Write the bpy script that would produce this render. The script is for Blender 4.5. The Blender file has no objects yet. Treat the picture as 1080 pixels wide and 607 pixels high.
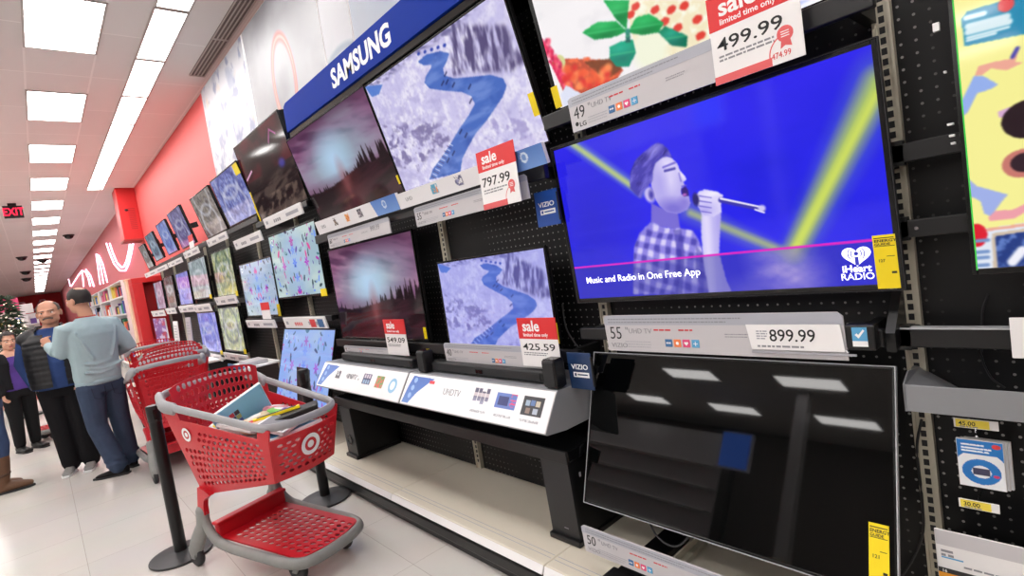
import bpy, bmesh, math, random
import numpy as np
from mathutils import Vector, Matrix

random.seed(7)
sc = bpy.context.scene
C = sc.collection
PI = math.pi

# ------------------------------------------------------------------ camera
ROT = np.array([[0.7311866609, -0.6653881021, -0.1504152266],
                [-0.1559210336, 0.0516465021, -0.9864184052],
                [0.6641194909, 0.7447088776, -0.0659847672]])
FOC, H = 560.963, 1.5           # focal length in pixels of the 1080 wide frame, eye height in metres
cam_data = bpy.data.cameras.new('camera')
cam = bpy.data.objects.new('camera', cam_data)
C.objects.link(cam)
cam_data.sensor_fit = 'HORIZONTAL'
cam_data.sensor_width = 36.0
cam_data.lens = FOC / 1080 * 36
cam_data.clip_start = 0.02
cam_data.clip_end = 300
m3 = Matrix((ROT[0], -ROT[1], -ROT[2])).transposed()
cam.matrix_world = Matrix.Translation((0, 0, H)) @ m3.to_4x4()
sc.camera = cam


def ray(px, py):
    return ROT.T @ np.array([(px - 540) / FOC, (py - 303.5) / FOC, 1.0])


def onX(px, py, X):
    r = ray(px, py)
    p = r * (X / r[0])
    return Vector((p[0], p[1], p[2] + H))


def onY(px, py, Y):
    r = ray(px, py)
    p = r * (Y / r[1])
    return Vector((p[0], p[1], p[2] + H))


def onZ(px, py, Z):
    r = ray(px, py)
    p = r * ((Z - H) / r[2])
    return Vector((p[0], p[1], p[2] + H))


# ------------------------------------------------------------------ colours and materials
def lin(c):
    c = np.asarray(c, dtype=float)
    return np.where(c <= 0.04045, c / 12.92, ((np.maximum(c, 0) + 0.055) / 1.055) ** 2.4)


def rgb(r, g, b):
    return tuple(float(x) for x in lin(np.array([r, g, b]) / 255.0))


def mat(name, col, rough=0.5, metal=0.0, spec=0.5, var=0.0, scale=40.0, bump=0.0, coat=0.0):
    m = bpy.data.materials.new(name)
    m.use_nodes = True
    nt = m.node_tree
    b = nt.nodes['Principled BSDF']
    b.inputs['Base Color'].default_value = (*col, 1)
    b.inputs['Roughness'].default_value = rough
    b.inputs['Metallic'].default_value = metal
    b.inputs['Specular IOR Level'].default_value = spec
    b.inputs['Coat Weight'].default_value = coat
    if var or bump:
        tc = nt.nodes.new('ShaderNodeTexCoord')
        nz = nt.nodes.new('ShaderNodeTexNoise')
        nz.inputs['Scale'].default_value = scale
        nz.inputs['Detail'].default_value = 4
        nt.links.new(tc.outputs['Object'], nz.inputs['Vector'])
        if var:
            mx = nt.nodes.new('ShaderNodeMix')
            mx.data_type = 'RGBA'
            mx.inputs['A'].default_value = (*[max(0, c * (1 - var)) for c in col], 1)
            mx.inputs['B'].default_value = (*[min(1, c * (1 + var)) for c in col], 1)
            nt.links.new(nz.outputs['Fac'], mx.inputs['Factor'])
            nt.links.new(mx.outputs['Result'], b.inputs['Base Color'])
        if bump:
            bp = nt.nodes.new('ShaderNodeBump')
            bp.inputs['Strength'].default_value = bump
            bp.inputs['Distance'].default_value = 0.01
            nt.links.new(nz.outputs['Fac'], bp.inputs['Height'])
            nt.links.new(bp.outputs['Normal'], b.inputs['Normal'])
    return m


def emit(name, col, s):
    m = bpy.data.materials.new(name)
    m.use_nodes = True
    b = m.node_tree.nodes['Principled BSDF']
    b.inputs['Base Color'].default_value = (*col, 1)
    b.inputs['Emission Color'].default_value = (*col, 1)
    b.inputs['Emission Strength'].default_value = s
    return m


def attr_mat(name, emission, rough, spec=0.5):
    m = bpy.data.materials.new(name)
    m.use_nodes = True
    nt = m.node_tree
    b = nt.nodes['Principled BSDF']
    a = nt.nodes.new('ShaderNodeAttribute')
    a.attribute_name = 'picture'
    b.inputs['Roughness'].default_value = rough
    b.inputs['Specular IOR Level'].default_value = spec
    if emission:
        b.inputs['Base Color'].default_value = (0.004, 0.004, 0.005, 1)
        nt.links.new(a.outputs['Color'], b.inputs['Emission Color'])
        b.inputs['Emission Strength'].default_value = emission
    else:
        nt.links.new(a.outputs['Color'], b.inputs['Base Color'])
    return m


LAMP = 14.5
M = dict(
    black=mat('black_plastic', rgb(11, 11, 13), 0.38),
    gloss=mat('gloss_black', rgb(12, 12, 14), 0.15),
    satin=mat('satin_black_metal', rgb(14, 14, 16), 0.42, 0.0),
    dark=mat('dark_grey_plastic', rgb(32, 32, 35), 0.45),
    bezel=mat('bezel_black', rgb(14, 14, 15), 0.22),
    edge=mat('bezel_edge', rgb(186, 188, 192), 0.35),
    offscreen=mat('switched_off_screen', rgb(6, 7, 7), 0.03, 0, 0.35),
    white=mat('white_card', rgb(232, 230, 230), 0.55, var=0.01),
    paper=mat('price_paper', rgb(240, 238, 238), 0.5),
    holder=mat('label_grey', rgb(196, 193, 196), 0.35),
    holder_dk=mat('label_band_grey', rgb(172, 174, 184), 0.35),
    shelfgrey=mat('display_grey_metal', rgb(146, 148, 152), 0.35, var=0.02),
    grey=mat('bracket_grey', rgb(140, 142, 146), 0.4, 0.3, var=0.03),
    cream=mat('cream_steel', rgb(196, 190, 172), 0.45, var=0.03),
    deck=mat('deck_cream', rgb(216, 208, 192), 0.4, var=0.03, scale=6),
    channel=mat('price_channel_white', rgb(238, 236, 236), 0.3),
    red=mat('sale_red', rgb(222, 45, 48), 0.45),
    redwash=mat('pale_red_band', rgb(226, 96, 98), 0.45),
    cartred=mat('cart_red_plastic', rgb(200, 26, 40), 0.36, var=0.05, scale=14),
    cartgrey=mat('cart_grey_plastic', rgb(160, 160, 163), 0.42, var=0.06, scale=25),
    wornGrey=mat('cart_base_grey', rgb(136, 136, 133), 0.55, var=0.14, scale=22),
    rubber=mat('wheel_rubber', rgb(40, 40, 42), 0.6),
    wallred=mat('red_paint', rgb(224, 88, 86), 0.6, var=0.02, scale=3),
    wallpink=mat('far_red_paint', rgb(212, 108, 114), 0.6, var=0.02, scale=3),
    soffit=mat('red_laminate', rgb(205, 40, 42), 0.4, var=0.04, scale=6),
    blue=mat('header_blue', rgb(8, 48, 150), 0.6, spec=.08),
    blueflag=mat('flag_blue', rgb(20, 74, 160), 0.4),
    navy=mat('flag_navy', rgb(26, 52, 92), 0.35),
    yellow=mat('energy_yellow', rgb(250, 222, 20), 0.45),
    ink=mat('ink_black', rgb(24, 24, 26), 0.6),
    inkgrey=mat('ink_grey', rgb(140, 140, 146), 0.6),
    inklight=mat('ink_light_grey', rgb(168, 168, 176), 0.6),
    inkwhite=mat('ink_white', rgb(245, 245, 245), 0.5),
    inkred=mat('ink_red', rgb(216, 66, 70), 0.6),
    ic1=mat('icon_blue', rgb(60, 110, 160), 0.5), ic2=mat('icon_orange', rgb(240, 130, 70), 0.5),
    ic3=mat('icon_pink', rgb(225, 75, 125), 0.5), ic4=mat('icon_sky', rgb(90, 165, 210), 0.5),
    print=attr_mat('printed_graphic', 0, 0.4),
    screen=attr_mat('lit_screen', 1.0, 0.07, 0.4),
    screen_txt=emit('screen_white', (1, 1, 1), 0.95),
    lamp=emit('lamp_diffuser', (1.0, 0.975, 0.95), LAMP),
    lampframe=mat('lamp_frame', rgb(186, 178, 174), 0.5),
    neon=emit('neon_pink_white', (1.0, 0.70, 0.88), 1.9),
    exitred=emit('exit_letters', rgb(255, 30, 70), 1.6),
    chrome=mat('chrome_wire', rgb(200, 200, 205), 0.2, 1.0),
)


# ------------------------------------------------------------------ mesh building
class MB:
    def __init__(s):
        s.v, s.f, s.m = [], [], []

    def add(s, vs, fs, m=0, T=None):
        o = len(s.v)
        s.v += [tuple(T @ Vector(p)) if T else tuple(p) for p in vs]
        s.f += [tuple(o + i for i in f) for f in fs]
        s.m += [m] * len(fs)
        return s

    def box(s, x0, x1, y0, y1, z0, z1, m=0, T=None):
        vs = [(x, y, z) for z in (z0, z1) for y in (y0, y1) for x in (x0, x1)]
        fs = [(0, 2, 3, 1), (4, 5, 7, 6), (0, 1, 5, 4), (2, 6, 7, 3), (0, 4, 6, 2), (1, 3, 7, 5)]
        return s.add(vs, fs, m, T)

    def bev(s, x0, x1, y0, y1, z0, z1, r=0.004, m=0, T=None, seg=2):
        bm = bmesh.new()
        bmesh.ops.create_cube(bm, size=1)
        for v in bm.verts:
            v.co = Vector((x0 + (v.co.x + .5) * (x1 - x0), y0 + (v.co.y + .5) * (y1 - y0), z0 + (v.co.z + .5) * (z1 - z0)))
        r = min(r, .49 * min(abs(x1 - x0), abs(y1 - y0), abs(z1 - z0)))
        bmesh.ops.bevel(bm, geom=list(bm.edges), offset=r, segments=seg, profile=.5, affect='EDGES')
        return s.bm(bm, m, T)

    def bm(s, bm, m=0, T=None):
        bm.verts.index_update()
        s.add([v.co.copy() for v in bm.verts], [[v.index for v in f.verts] for f in bm.faces], m, T)
        bm.free()
        return s

    def prism(s, poly, z0, z1, m=0, T=None):
        """polygon in the x-y plane (counter-clockwise), from z0 up to z1"""
        n = len(poly)
        vs = [(x, y, z0) for x, y in poly] + [(x, y, z1) for x, y in poly]
        fs = [tuple(reversed(range(n))), tuple(range(n, 2 * n))] + [(i, (i + 1) % n, n + (i + 1) % n, n + i) for i in range(n)]
        return s.add(vs, fs, m, T)

    def cyl(s, p, q, r0, r1=None, n=16, m=0, caps=True, T=None):
        r1 = r0 if r1 is None else r1
        p, q = Vector(p), Vector(q)
        d = (q - p).normalized()
        a = d.orthogonal().normalized()
        b = d.cross(a)
        vs = []
        for c, r in ((p, r0), (q, r1)):
            for i in range(n):
                t = 2 * PI * i / n
                vs.append(c + (a * math.cos(t) + b * math.sin(t)) * r)
        fs = [(i, (i + 1) % n, n + (i + 1) % n, n + i) for i in range(n)]
        if caps:
            fs += [tuple(reversed(range(n))), tuple(range(n, 2 * n))]
        return s.add(vs, fs, m, T)

    def lathe(s, prof, n=24, m=0, T=None):
        """profile of (radius, z)"""
        vs = [(r * math.cos(2 * PI * i / n), r * math.sin(2 * PI * i / n), z) for r, z in prof for i in range(n)]
        fs = [(k * n + i, k * n + (i + 1) % n, (k + 1) * n + (i + 1) % n, (k + 1) * n + i) for k in range(len(prof) - 1) for i in range(n)]
        fs += [tuple(reversed(range(n))), tuple((len(prof) - 1) * n + i for i in range(n))]
        return s.add(vs, fs, m, T)

    def tube(s, pts, ra, rb=None, up=(0, 0, 1), n=10, closed=False, m=0, T=None, round_caps=False):
        """sweep of an ellipse: ra across (tangent x up), rb along up; radii may be lists"""
        pts = [Vector(p) for p in pts]
        N = len(pts)
        ra = [ra] * N if not hasattr(ra, '__len__') else list(ra)
        rb = ra if rb is None else ([rb] * N if not hasattr(rb, '__len__') else list(rb))
        up = Vector(up)
        rings = []
        for i, p in enumerate(pts):
            if closed:
                t = pts[(i + 1) % N] - pts[i - 1]
            else:
                t = pts[min(i + 1, N - 1)] - pts[max(i - 1, 0)]
            t.normalize()
            a = t.cross(up)
            if a.length < 1e-3:
                a = t.orthogonal()
            a.normalize()
            b = a.cross(t)
            rings.append((p, a, b, t, ra[i], rb[i]))
        if round_caps and not closed:
            p, a, b, t, x, y = rings[0]
            h = min(x, y)
            pre = [(p - t * h * .92, a, b, t, x * .4, y * .4), (p - t * h * .62, a, b, t, x * .78, y * .78)]
            p, a, b, t, x, y = rings[-1]
            h = min(x, y)
            post = [(p + t * h * .62, a, b, t, x * .78, y * .78), (p + t * h * .92, a, b, t, x * .4, y * .4)]
            rings = pre + rings + post
        vs = []
        for p, a, b, t, x, y in rings:
            for k in range(n):
                c = 2 * PI * k / n
                vs.append(p + a * (math.cos(c) * x) + b * (math.sin(c) * y))
        K = len(rings)
        fs = []
        for i in range(K if closed else K - 1):
            j = (i + 1) % K
            for k in range(n):
                l = (k + 1) % n
                fs.append((i * n + k, j * n + k, j * n + l, i * n + l))
        if not closed:
            fs += [tuple(range(n)), tuple(reversed([(K - 1) * n + k for k in range(n)]))]
        return s.add(vs, fs, m, T)

    def ell(s, c, rx, ry, rz, nu=20, nv=12, m=0, T=None):
        bm = bmesh.new()
        bmesh.ops.create_uvsphere(bm, u_segments=nu, v_segments=nv, radius=1)
        for v in bm.verts:
            v.co = Vector((c[0] + v.co.x * rx, c[1] + v.co.y * ry, c[2] + v.co.z * rz))
        return s.bm(bm, m, T)


def smooth_path(pts, r=0.06, n=4, closed=False):
    """round off the corners of a polyline"""
    pts = [Vector(p) for p in pts]
    N = len(pts)
    out = []
    for i, p in enumerate(pts):
        if not closed and i in (0, N - 1):
            out.append(p)
            continue
        a, b = pts[i - 1], pts[(i + 1) % N]
        da, db = (a - p), (b - p)
        k = min(r, da.length * .45, db.length * .45)
        A, B = p + da.normalized() * k, p + db.normalized() * k
        for j in range(n + 1):
            t = j / n
            out.append(A * (1 - t) ** 2 + p * 2 * t * (1 - t) + B * t * t)
    return out


def obj(name, mb, mats, parent=None, smooth=False, M4=None, solid=0.0):
    me = bpy.data.meshes.new(name)
    me.from_pydata([tuple(v) for v in mb.v], [], mb.f)
    mats = mats if isinstance(mats, (list, tuple)) else [mats]
    for k in mats:
        me.materials.append(M[k] if isinstance(k, str) else k)
    if len(mats) > 1:
        me.polygons.foreach_set('material_index', mb.m)
    me.update()
    bm = bmesh.new()
    bm.from_mesh(me)
    bmesh.ops.recalc_face_normals(bm, faces=bm.faces)
    bm.to_mesh(me)
    bm.free()
    if smooth:
        me.polygons.foreach_set('use_smooth', [True] * len(me.polygons))
        try:
            me.set_sharp_from_angle(angle=math.radians(45))
        except Exception:
            pass
    o = bpy.data.objects.new(name, me)
    C.objects.link(o)
    if parent is not None:
        o.parent = parent
    if M4 is not None:
        o.matrix_local = M4
    if solid:
        md = o.modifiers.new('solidify', 'SOLIDIFY')
        md.thickness = solid
        md.offset = 0
    return o


def tag(o, label, cat, group=None):
    o['label'] = label
    o['category'] = cat
    if group:
        o['group'] = group
    return o


def struct(o):
    o['kind'] = 'structure'
    return o


def thing(name, label, cat, M4=None, group=None):
    o = bpy.data.objects.new(name, None)
    o.empty_display_size = 0.05
    C.objects.link(o)
    if M4 is not None:
        o.matrix_world = M4
    return tag(o, label, cat, group)


def copy_tree(o, parent=None):
    c = o.copy()
    C.objects.link(c)
    if parent is not None:
        c.parent = parent
        c.matrix_parent_inverse = Matrix.Identity(4)
    for ch in list(o.children):
        copy_tree(ch, c)
    return c


def wallM(X, Y, Z, dx=0.0, dz=1.0):
    """frame on the television wall: x to the right along the wall, y up it, z out into the aisle"""
    ly = Vector((dx, 0, dz)).normalized()
    lx = Vector((0, -1, 0))
    lz = lx.cross(ly)
    m = Matrix((lx, ly, lz)).transposed().to_4x4()
    return Matrix.Translation((X, Y, Z)) @ m


_font_cache = {}


def text(parent, s, size, x, y, z, m, bold=0.0, align='LEFT', sx=1.0, name='lettering', shear=0.0, depth=0.0006, T=None):
    key = (s, bold, align, shear, round(depth / size, 4))
    if key not in _font_cache:
        cu = bpy.data.curves.new('lettering', 'FONT')
        cu.body = s
        cu.size = 1
        cu.offset = bold
        cu.align_x = align
        cu.shear = shear
        cu.extrude = depth / size
        cu.resolution_u = 3
        t = bpy.data.objects.new('tmp', cu)
        C.objects.link(t)
        dg = bpy.context.evaluated_depsgraph_get()
        me = bpy.data.meshes.new_from_object(t.evaluated_get(dg))
        _font_cache[key] = ([v.co.copy() for v in me.vertices], [tuple(p.vertices) for p in me.polygons])
        bpy.data.objects.remove(t)
        bpy.data.curves.remove(cu)
        bpy.data.meshes.remove(me)
    vs, fs = _font_cache[key]
    mb = MB()
    mb.add([(x + v.x * size * sx, y + v.y * size, z + v.z * size) for v in vs], fs, 0, T)
    return obj(name, mb, m, parent)


# ------------------------------------------------------------------ painted pictures (colour per vertex on a fine grid)
def vnoise(u, v, seed):
    r = np.random.RandomState(seed)
    g = r.rand(64, 64)
    iu, iv = np.floor(u).astype(int), np.floor(v).astype(int)
    fu, fv = u - iu, v - iv
    fu, fv = fu * fu * (3 - 2 * fu), fv * fv * (3 - 2 * fv)
    a = g[iv % 64, iu % 64]
    b = g[iv % 64, (iu + 1) % 64]
    c = g[(iv + 1) % 64, iu % 64]
    d = g[(iv + 1) % 64, (iu + 1) % 64]
    return (a * (1 - fu) + b * fu) * (1 - fv) + (c * (1 - fu) + d * fu) * fv


def fbm(u, v, s, seed, oct=4):
    t, a, n = 0, 1, 0
    for k in range(oct):
        t = t + a * vnoise(u * s * 2 ** k, v * s * 2 ** k, seed + k)
        n += a
        a *= .5
    return t / n


class Pic:
    def __init__(s, nx, ny, bg, asp=1.78, conv=None):
        s.nx, s.ny, s.asp, s.conv = nx, ny, asp, conv
        u, v = np.linspace(0, 1, nx), np.linspace(0, 1, ny)
        s.U, s.V = np.meshgrid(u, v)
        s.c = np.zeros((ny, nx, 3)) + np.array(bg) / 255.0

    def p(s, pts):
        return [s.conv(*q) for q in pts] if s.conv else pts

    def fill(s, mask, col, a=1.0):
        w = np.clip(mask * a, 0, 1)[..., None]
        col = np.asarray(col, float) / 255.0
        s.c = s.c * (1 - w) + col * w
        return s

    def poly(s, pts, raw=False):
        P = pts if raw else s.p(pts)
        inside = np.zeros(s.U.shape, bool)
        n = len(P)
        for i in range(n):
            x0, y0 = P[i]
            x1, y1 = P[(i + 1) % n]
            if y0 == y1:
                continue
            c = ((s.V >= min(y0, y1)) & (s.V < max(y0, y1)))
            xi = x0 + (s.V - y0) * (x1 - x0) / (y1 - y0)
            inside ^= c & (s.U < xi)
        return inside.astype(float)

    def ellm(s, cu, cv, ru, rv, rot=0.0, soft=0.0):
        x, y = (s.U - cu) * s.asp, (s.V - cv)
        ca, sa = math.cos(rot), math.sin(rot)
        X, Y = x * ca + y * sa, -x * sa + y * ca
        d = np.sqrt((X / ru) ** 2 + (Y / rv) ** 2)
        if soft:
            return np.clip((1 + soft - d) / (2 * soft), 0, 1)
        return (d < 1).astype(float)

    def line(s, a, b, w0, w1=None, soft=0.3):
        w1 = w0 if w1 is None else w1
        ax, ay, bx, by = a[0] * s.asp, a[1], b[0] * s.asp, b[1]
        x, y = s.U * s.asp, s.V
        dx, dy = bx - ax, by - ay
        t = np.clip(((x - ax) * dx + (y - ay) * dy) / (dx * dx + dy * dy + 1e-9), 0, 1)
        d = np.hypot(x - ax - t * dx, y - ay - t * dy)
        w = w0 + (w1 - w0) * t
        return np.clip((w * (1 + soft) - d) / (2 * soft * w + 1e-6), 0, 1)

    @staticmethod
    def soften(m, n=3):
        for _ in range(n):
            c = np.pad(m, 1, 'edge')
            c = (c[:-2] + 2 * c[1:-1] + c[2:]) / 4
            m = (c[:, :-2] + 2 * c[:, 1:-1] + c[:, 2:]) / 4
        return m

    def blur(s, n=1):
        for _ in range(n):
            c = np.pad(s.c, ((1, 1), (1, 1), (0, 0)), 'edge')
            c = (c[:-2] + 2 * c[1:-1] + c[2:]) / 4
            s.c = (c[:, :-2] + 2 * c[:, 1:-1] + c[:, 2:]) / 4
        return s

    def mesh(s, name, w, h, z, m, parent, T=None, bend=None):
        nx, ny = s.nx, s.ny
        co = np.zeros((ny, nx, 3))
        co[..., 0] = s.U * w
        co[..., 1] = (1 - s.V) * h
        co[..., 2] = z
        me = bpy.data.meshes.new(name)
        me.vertices.add(nx * ny)
        me.vertices.foreach_set('co', co.reshape(-1))
        i = np.arange((ny - 1) * (nx - 1))
        r, c = i // (nx - 1), i % (nx - 1)
        a = r * nx + c
        q = np.stack([a, a + nx, a + nx + 1, a + 1], 1)
        me.loops.add(q.size)
        me.polygons.add(len(q))
        me.loops.foreach_set('vertex_index', q.reshape(-1))
        me.polygons.foreach_set('loop_start', np.arange(len(q)) * 4)
        me.update(calc_edges=True)
        at = me.color_attributes.new('picture', 'FLOAT_COLOR', 'POINT')
        rgba = np.ones((ny * nx, 4))
        rgba[:, :3] = lin(np.clip(s.c, 0, 1).reshape(-1, 3))
        at.data.foreach_set('color', rgba.reshape(-1))
        me.materials.append(M[m])
        o = bpy.data.objects.new(name, me)
        C.objects.link(o)
        o.parent = parent
        if T is not None:
            o.matrix_local = T
        return o
# ------------------------------------------------------------------ setting
WALL_X, CEIL, FAR_Y, LEFT_X, BACK_Y = 2.3, 4.5, 72.0, -12.5, -7.0


def floor_mat():
    m = mat('floor_tiles', rgb(226, 222, 216), 0.22, spec=0.5)
    nt = m.node_tree
    b = nt.nodes['Principled BSDF']
    tc = nt.nodes.new('ShaderNodeTexCoord')
    br = nt.nodes.new('ShaderNodeTexBrick')
    br.offset = 0
    br.inputs['Scale'].default_value = 1
    br.inputs['Brick Width'].default_value = .61
    br.inputs['Row Height'].default_value = .61
    br.inputs['Mortar Size'].default_value = .0016
    br.inputs['Color1'].default_value = (*rgb(210, 206, 200), 1)
    br.inputs['Color2'].default_value = (*rgb(205, 201, 195), 1)
    br.inputs['Mortar'].default_value = (*rgb(172, 166, 158), 1)
    nz = nt.nodes.new('ShaderNodeTexNoise')
    nz.inputs['Scale'].default_value = 2.5
    nz.inputs['Detail'].default_value = 6
    mx = nt.nodes.new('ShaderNodeMix')
    mx.data_type = 'RGBA'
    mx.blend_type = 'MULTIPLY'
    mx.inputs['Factor'].default_value = .12
    nt.links.new(tc.outputs['Object'], br.inputs['Vector'])
    nt.links.new(tc.outputs['Object'], nz.inputs['Vector'])
    nt.links.new(br.outputs['Color'], mx.inputs['A'])
    nt.links.new(nz.outputs['Color'], mx.inputs['B'])
    nt.links.new(mx.outputs['Result'], b.inputs['Base Color'])
    return m


def ceil_mat():
    m = mat('ceiling_tiles', rgb(206, 200, 196), 0.85, spec=0.2)
    nt = m.node_tree
    b = nt.nodes['Principled BSDF']
    tc = nt.nodes.new('ShaderNodeTexCoord')
    mp = nt.nodes.new('ShaderNodeMapping')
    mp.inputs['Location'].default_value = (-.365, -.18, 0)
    br = nt.nodes.new('ShaderNodeTexBrick')
    br.offset = 0
    br.inputs['Scale'].default_value = 1
    br.inputs['Brick Width'].default_value = .63
    br.inputs['Row Height'].default_value = 1.38
    br.inputs['Mortar Size'].default_value = .011
    br.inputs['Color1'].default_value = (*rgb(226, 222, 220), 1)
    br.inputs['Color2'].default_value = (*rgb(222, 217, 215), 1)
    br.inputs['Mortar'].default_value = (*rgb(238, 234, 232), 1)
    nt.links.new(tc.outputs['Object'], mp.inputs['Vector'])
    nt.links.new(mp.outputs['Vector'], br.inputs['Vector'])
    nt.links.new(br.outputs['Color'], b.inputs['Base Color'])
    return m


def peg_mat():
    m = mat('pegboard', rgb(10, 10, 12), 0.5, spec=.35)
    nt = m.node_tree
    b = nt.nodes['Principled BSDF']
    tc = nt.nodes.new('ShaderNodeTexCoord')
    sp = nt.nodes.new('ShaderNodeSeparateXYZ')
    nt.links.new(tc.outputs['Object'], sp.inputs[0])
    ds = []
    for ax in ('Y', 'Z'):
        a = nt.nodes.new('ShaderNodeMath'); a.operation = 'MULTIPLY'; a.inputs[1].default_value = 1 / .036
        f = nt.nodes.new('ShaderNodeMath'); f.operation = 'FRACT'
        s = nt.nodes.new('ShaderNodeMath'); s.operation = 'SUBTRACT'; s.inputs[1].default_value = .5
        q = nt.nodes.new('ShaderNodeMath'); q.operation = 'POWER'; q.inputs[1].default_value = 2
        nt.links.new(sp.outputs[ax], a.inputs[0]); nt.links.new(a.outputs[0], f.inputs[0])
        nt.links.new(f.outputs[0], s.inputs[0]); nt.links.new(s.outputs[0], q.inputs[0])
        ds.append(q)
    ad = nt.nodes.new('ShaderNodeMath'); ad.operation = 'ADD'
    nt.links.new(ds[0].outputs[0], ad.inputs[0]); nt.links.new(ds[1].outputs[0], ad.inputs[1])
    lt = nt.nodes.new('ShaderNodeMath'); lt.operation = 'LESS_THAN'; lt.inputs[1].default_value = .012
    nt.links.new(ad.outputs[0], lt.inputs[0])
    nz = nt.nodes.new('ShaderNodeTexNoise'); nz.inputs['Scale'].default_value = 2.2
    nt.links.new(tc.outputs['Object'], nz.inputs['Vector'])
    cr = nt.nodes.new('ShaderNodeValToRGB')
    cr.color_ramp.elements[0].position = .38; cr.color_ramp.elements[0].color = (.004, .004, .004, 1)
    cr.color_ramp.elements[1].position = .56; cr.color_ramp.elements[1].color = (.36, .35, .34, 1)
    nt.links.new(nz.outputs['Fac'], cr.inputs['Fac'])
    mx = nt.nodes.new('ShaderNodeMix'); mx.data_type = 'RGBA'
    mx.inputs['A'].default_value = (*rgb(10, 10, 12), 1)
    nt.links.new(cr.outputs['Color'], mx.inputs['B'])
    nt.links.new(lt.outputs[0], mx.inputs['Factor'])
    nt.links.new(mx.outputs['Result'], b.inputs['Base Color'])
    return m


M['floor'] = floor_mat()
M['ceil'] = ceil_mat()
M['peg'] = peg_mat()
M['sidewall'] = mat('store_wall_paint', rgb(120, 112, 110), 0.8, var=.03, scale=2)
M['backwall'] = mat('store_back_paint', rgb(60, 56, 56), 0.8, var=.03, scale=2)
M['farwall'] = mat('far_wall_red', rgb(214, 48, 56), 0.7, var=.03, scale=2)

struct(obj('floor', MB().box(LEFT_X, WALL_X + .1, BACK_Y, FAR_Y, -.1, 0), 'floor'))
struct(obj('ceiling', MB().box(LEFT_X, WALL_X + .1, BACK_Y, FAR_Y, CEIL, CEIL + .1), 'ceil'))
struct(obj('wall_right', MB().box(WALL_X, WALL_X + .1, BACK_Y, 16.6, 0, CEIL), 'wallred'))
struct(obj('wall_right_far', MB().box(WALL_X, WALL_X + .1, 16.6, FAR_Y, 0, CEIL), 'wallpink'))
struct(obj('wall_far', MB().box(LEFT_X, WALL_X + .1, FAR_Y, FAR_Y + .1, 0, CEIL), 'farwall'))
struct(obj('wall_left', MB().box(LEFT_X - .1, LEFT_X, BACK_Y, FAR_Y, 0, CEIL), 'sidewall'))
struct(obj('wall_back', MB().box(LEFT_X, WALL_X + .1, BACK_Y - .1, BACK_Y, 0, CEIL), 'backwall'))

# ceiling lamps: square troffers in rows, and one line of narrow lamps along the television wall


def lamp_proto(w, l, label, group):
    t = thing('ceiling_light', label, 'ceiling light', None, group)
    f = MB()
    e = .022
    for a in ((-w / 2 - e, -w / 2, -l / 2 - e, l / 2 + e), (w / 2, w / 2 + e, -l / 2 - e, l / 2 + e), (-w / 2, w / 2, -l / 2 - e, -l / 2), (-w / 2, w / 2, l / 2, l / 2 + e)):
        f.box(*a, -.012, 0)
    obj('frame', f, 'lampframe', t)
    obj('diffuser', MB().box(-w / 2, w / 2, -l / 2, l / 2, -.006, -.001), 'lamp', t)
    return t


ORD = ['first', 'second', 'third', 'fourth', 'fifth', 'sixth', 'seventh', 'eighth', 'ninth', 'tenth', 'eleventh', 'twelfth',
       'thirteenth', 'fourteenth', 'fifteenth', 'sixteenth', 'seventeenth', 'eighteenth', 'nineteenth', 'twentieth', 'twenty-first', 'twenty-second', 'twenty-third']
proto = None
for k in range(-3, 22):
    y = 7.02 + 2.757 * k
    n = k
    lab = ('%s bright square ceiling lamp from the near end of the left row' % ORD[n]) if n >= 0 else 'bright square ceiling lamp overhead, before the near end of the row'
    if proto is None:
        proto = o = lamp_proto(.60, 1.28, lab, 'square ceiling lamps over the aisle')
    else:
        o = copy_tree(proto)
    o['label'] = lab
    o.location = (.68, y, CEIL)
for ci, x in enumerate((-2.1, -4.9, -7.9, -10.4)):
    for k in range(-4, 6 if ci else 12):
        o = copy_tree(proto)
        o['label'] = 'square ceiling lamp in the rows over the aisles beside the frame'
        o['group'] = 'square ceiling lamps of the neighbouring aisles'
        o.location = (x, 7.03 + 2.757 * k, CEIL)
pn = None
for k in range(-1, 7):
    y = 6.97 + 1.402 * k
    lab = '%s narrow lamp in the bright line along the television wall' % ORD[k + 1]
    if pn is None:
        pn = o = lamp_proto(.285, 1.33, lab, 'narrow lamps in one line by the wall')
    else:
        o = copy_tree(pn)
    o['label'] = lab
    o.location = (1.527, y, CEIL)

# ceiling domes
for (px, py), lab in (((72.5, 249), 'black camera dome on the ceiling right of the lamp row'), ((23, 272), 'black ceiling camera dome left of the lamps, largest of those left'),
                      ((45, 274.5), 'small black dome on the ceiling close among the lamps'), ((27, 287), 'middle black ceiling dome left of the far lamps'), ((28, 294), 'farthest black ceiling dome left of the far lamps')):
    p = onZ(px, py, CEIL - .05)
    r = .0062 * p.y if px != 72.5 else .17
    t = thing('ceiling_dome', lab, 'camera dome', Matrix.Translation((p.x, p.y, CEIL)), 'black domes on the ceiling')
    obj('housing_ring', MB().lathe([(r, 0), (r, -.03), (r * .9, -.05), (r * .8, -.05)][::-1]), 'black', t, True)
    obj('dome', MB().lathe([(r * .05, -.05 - r * .6), (r * .35, -.05 - r * .55), (r * .62, -.05 - r * .38), (r * .78, -.05 - r * .12), (r * .8, -.045)]), 'gloss', t, True)

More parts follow.
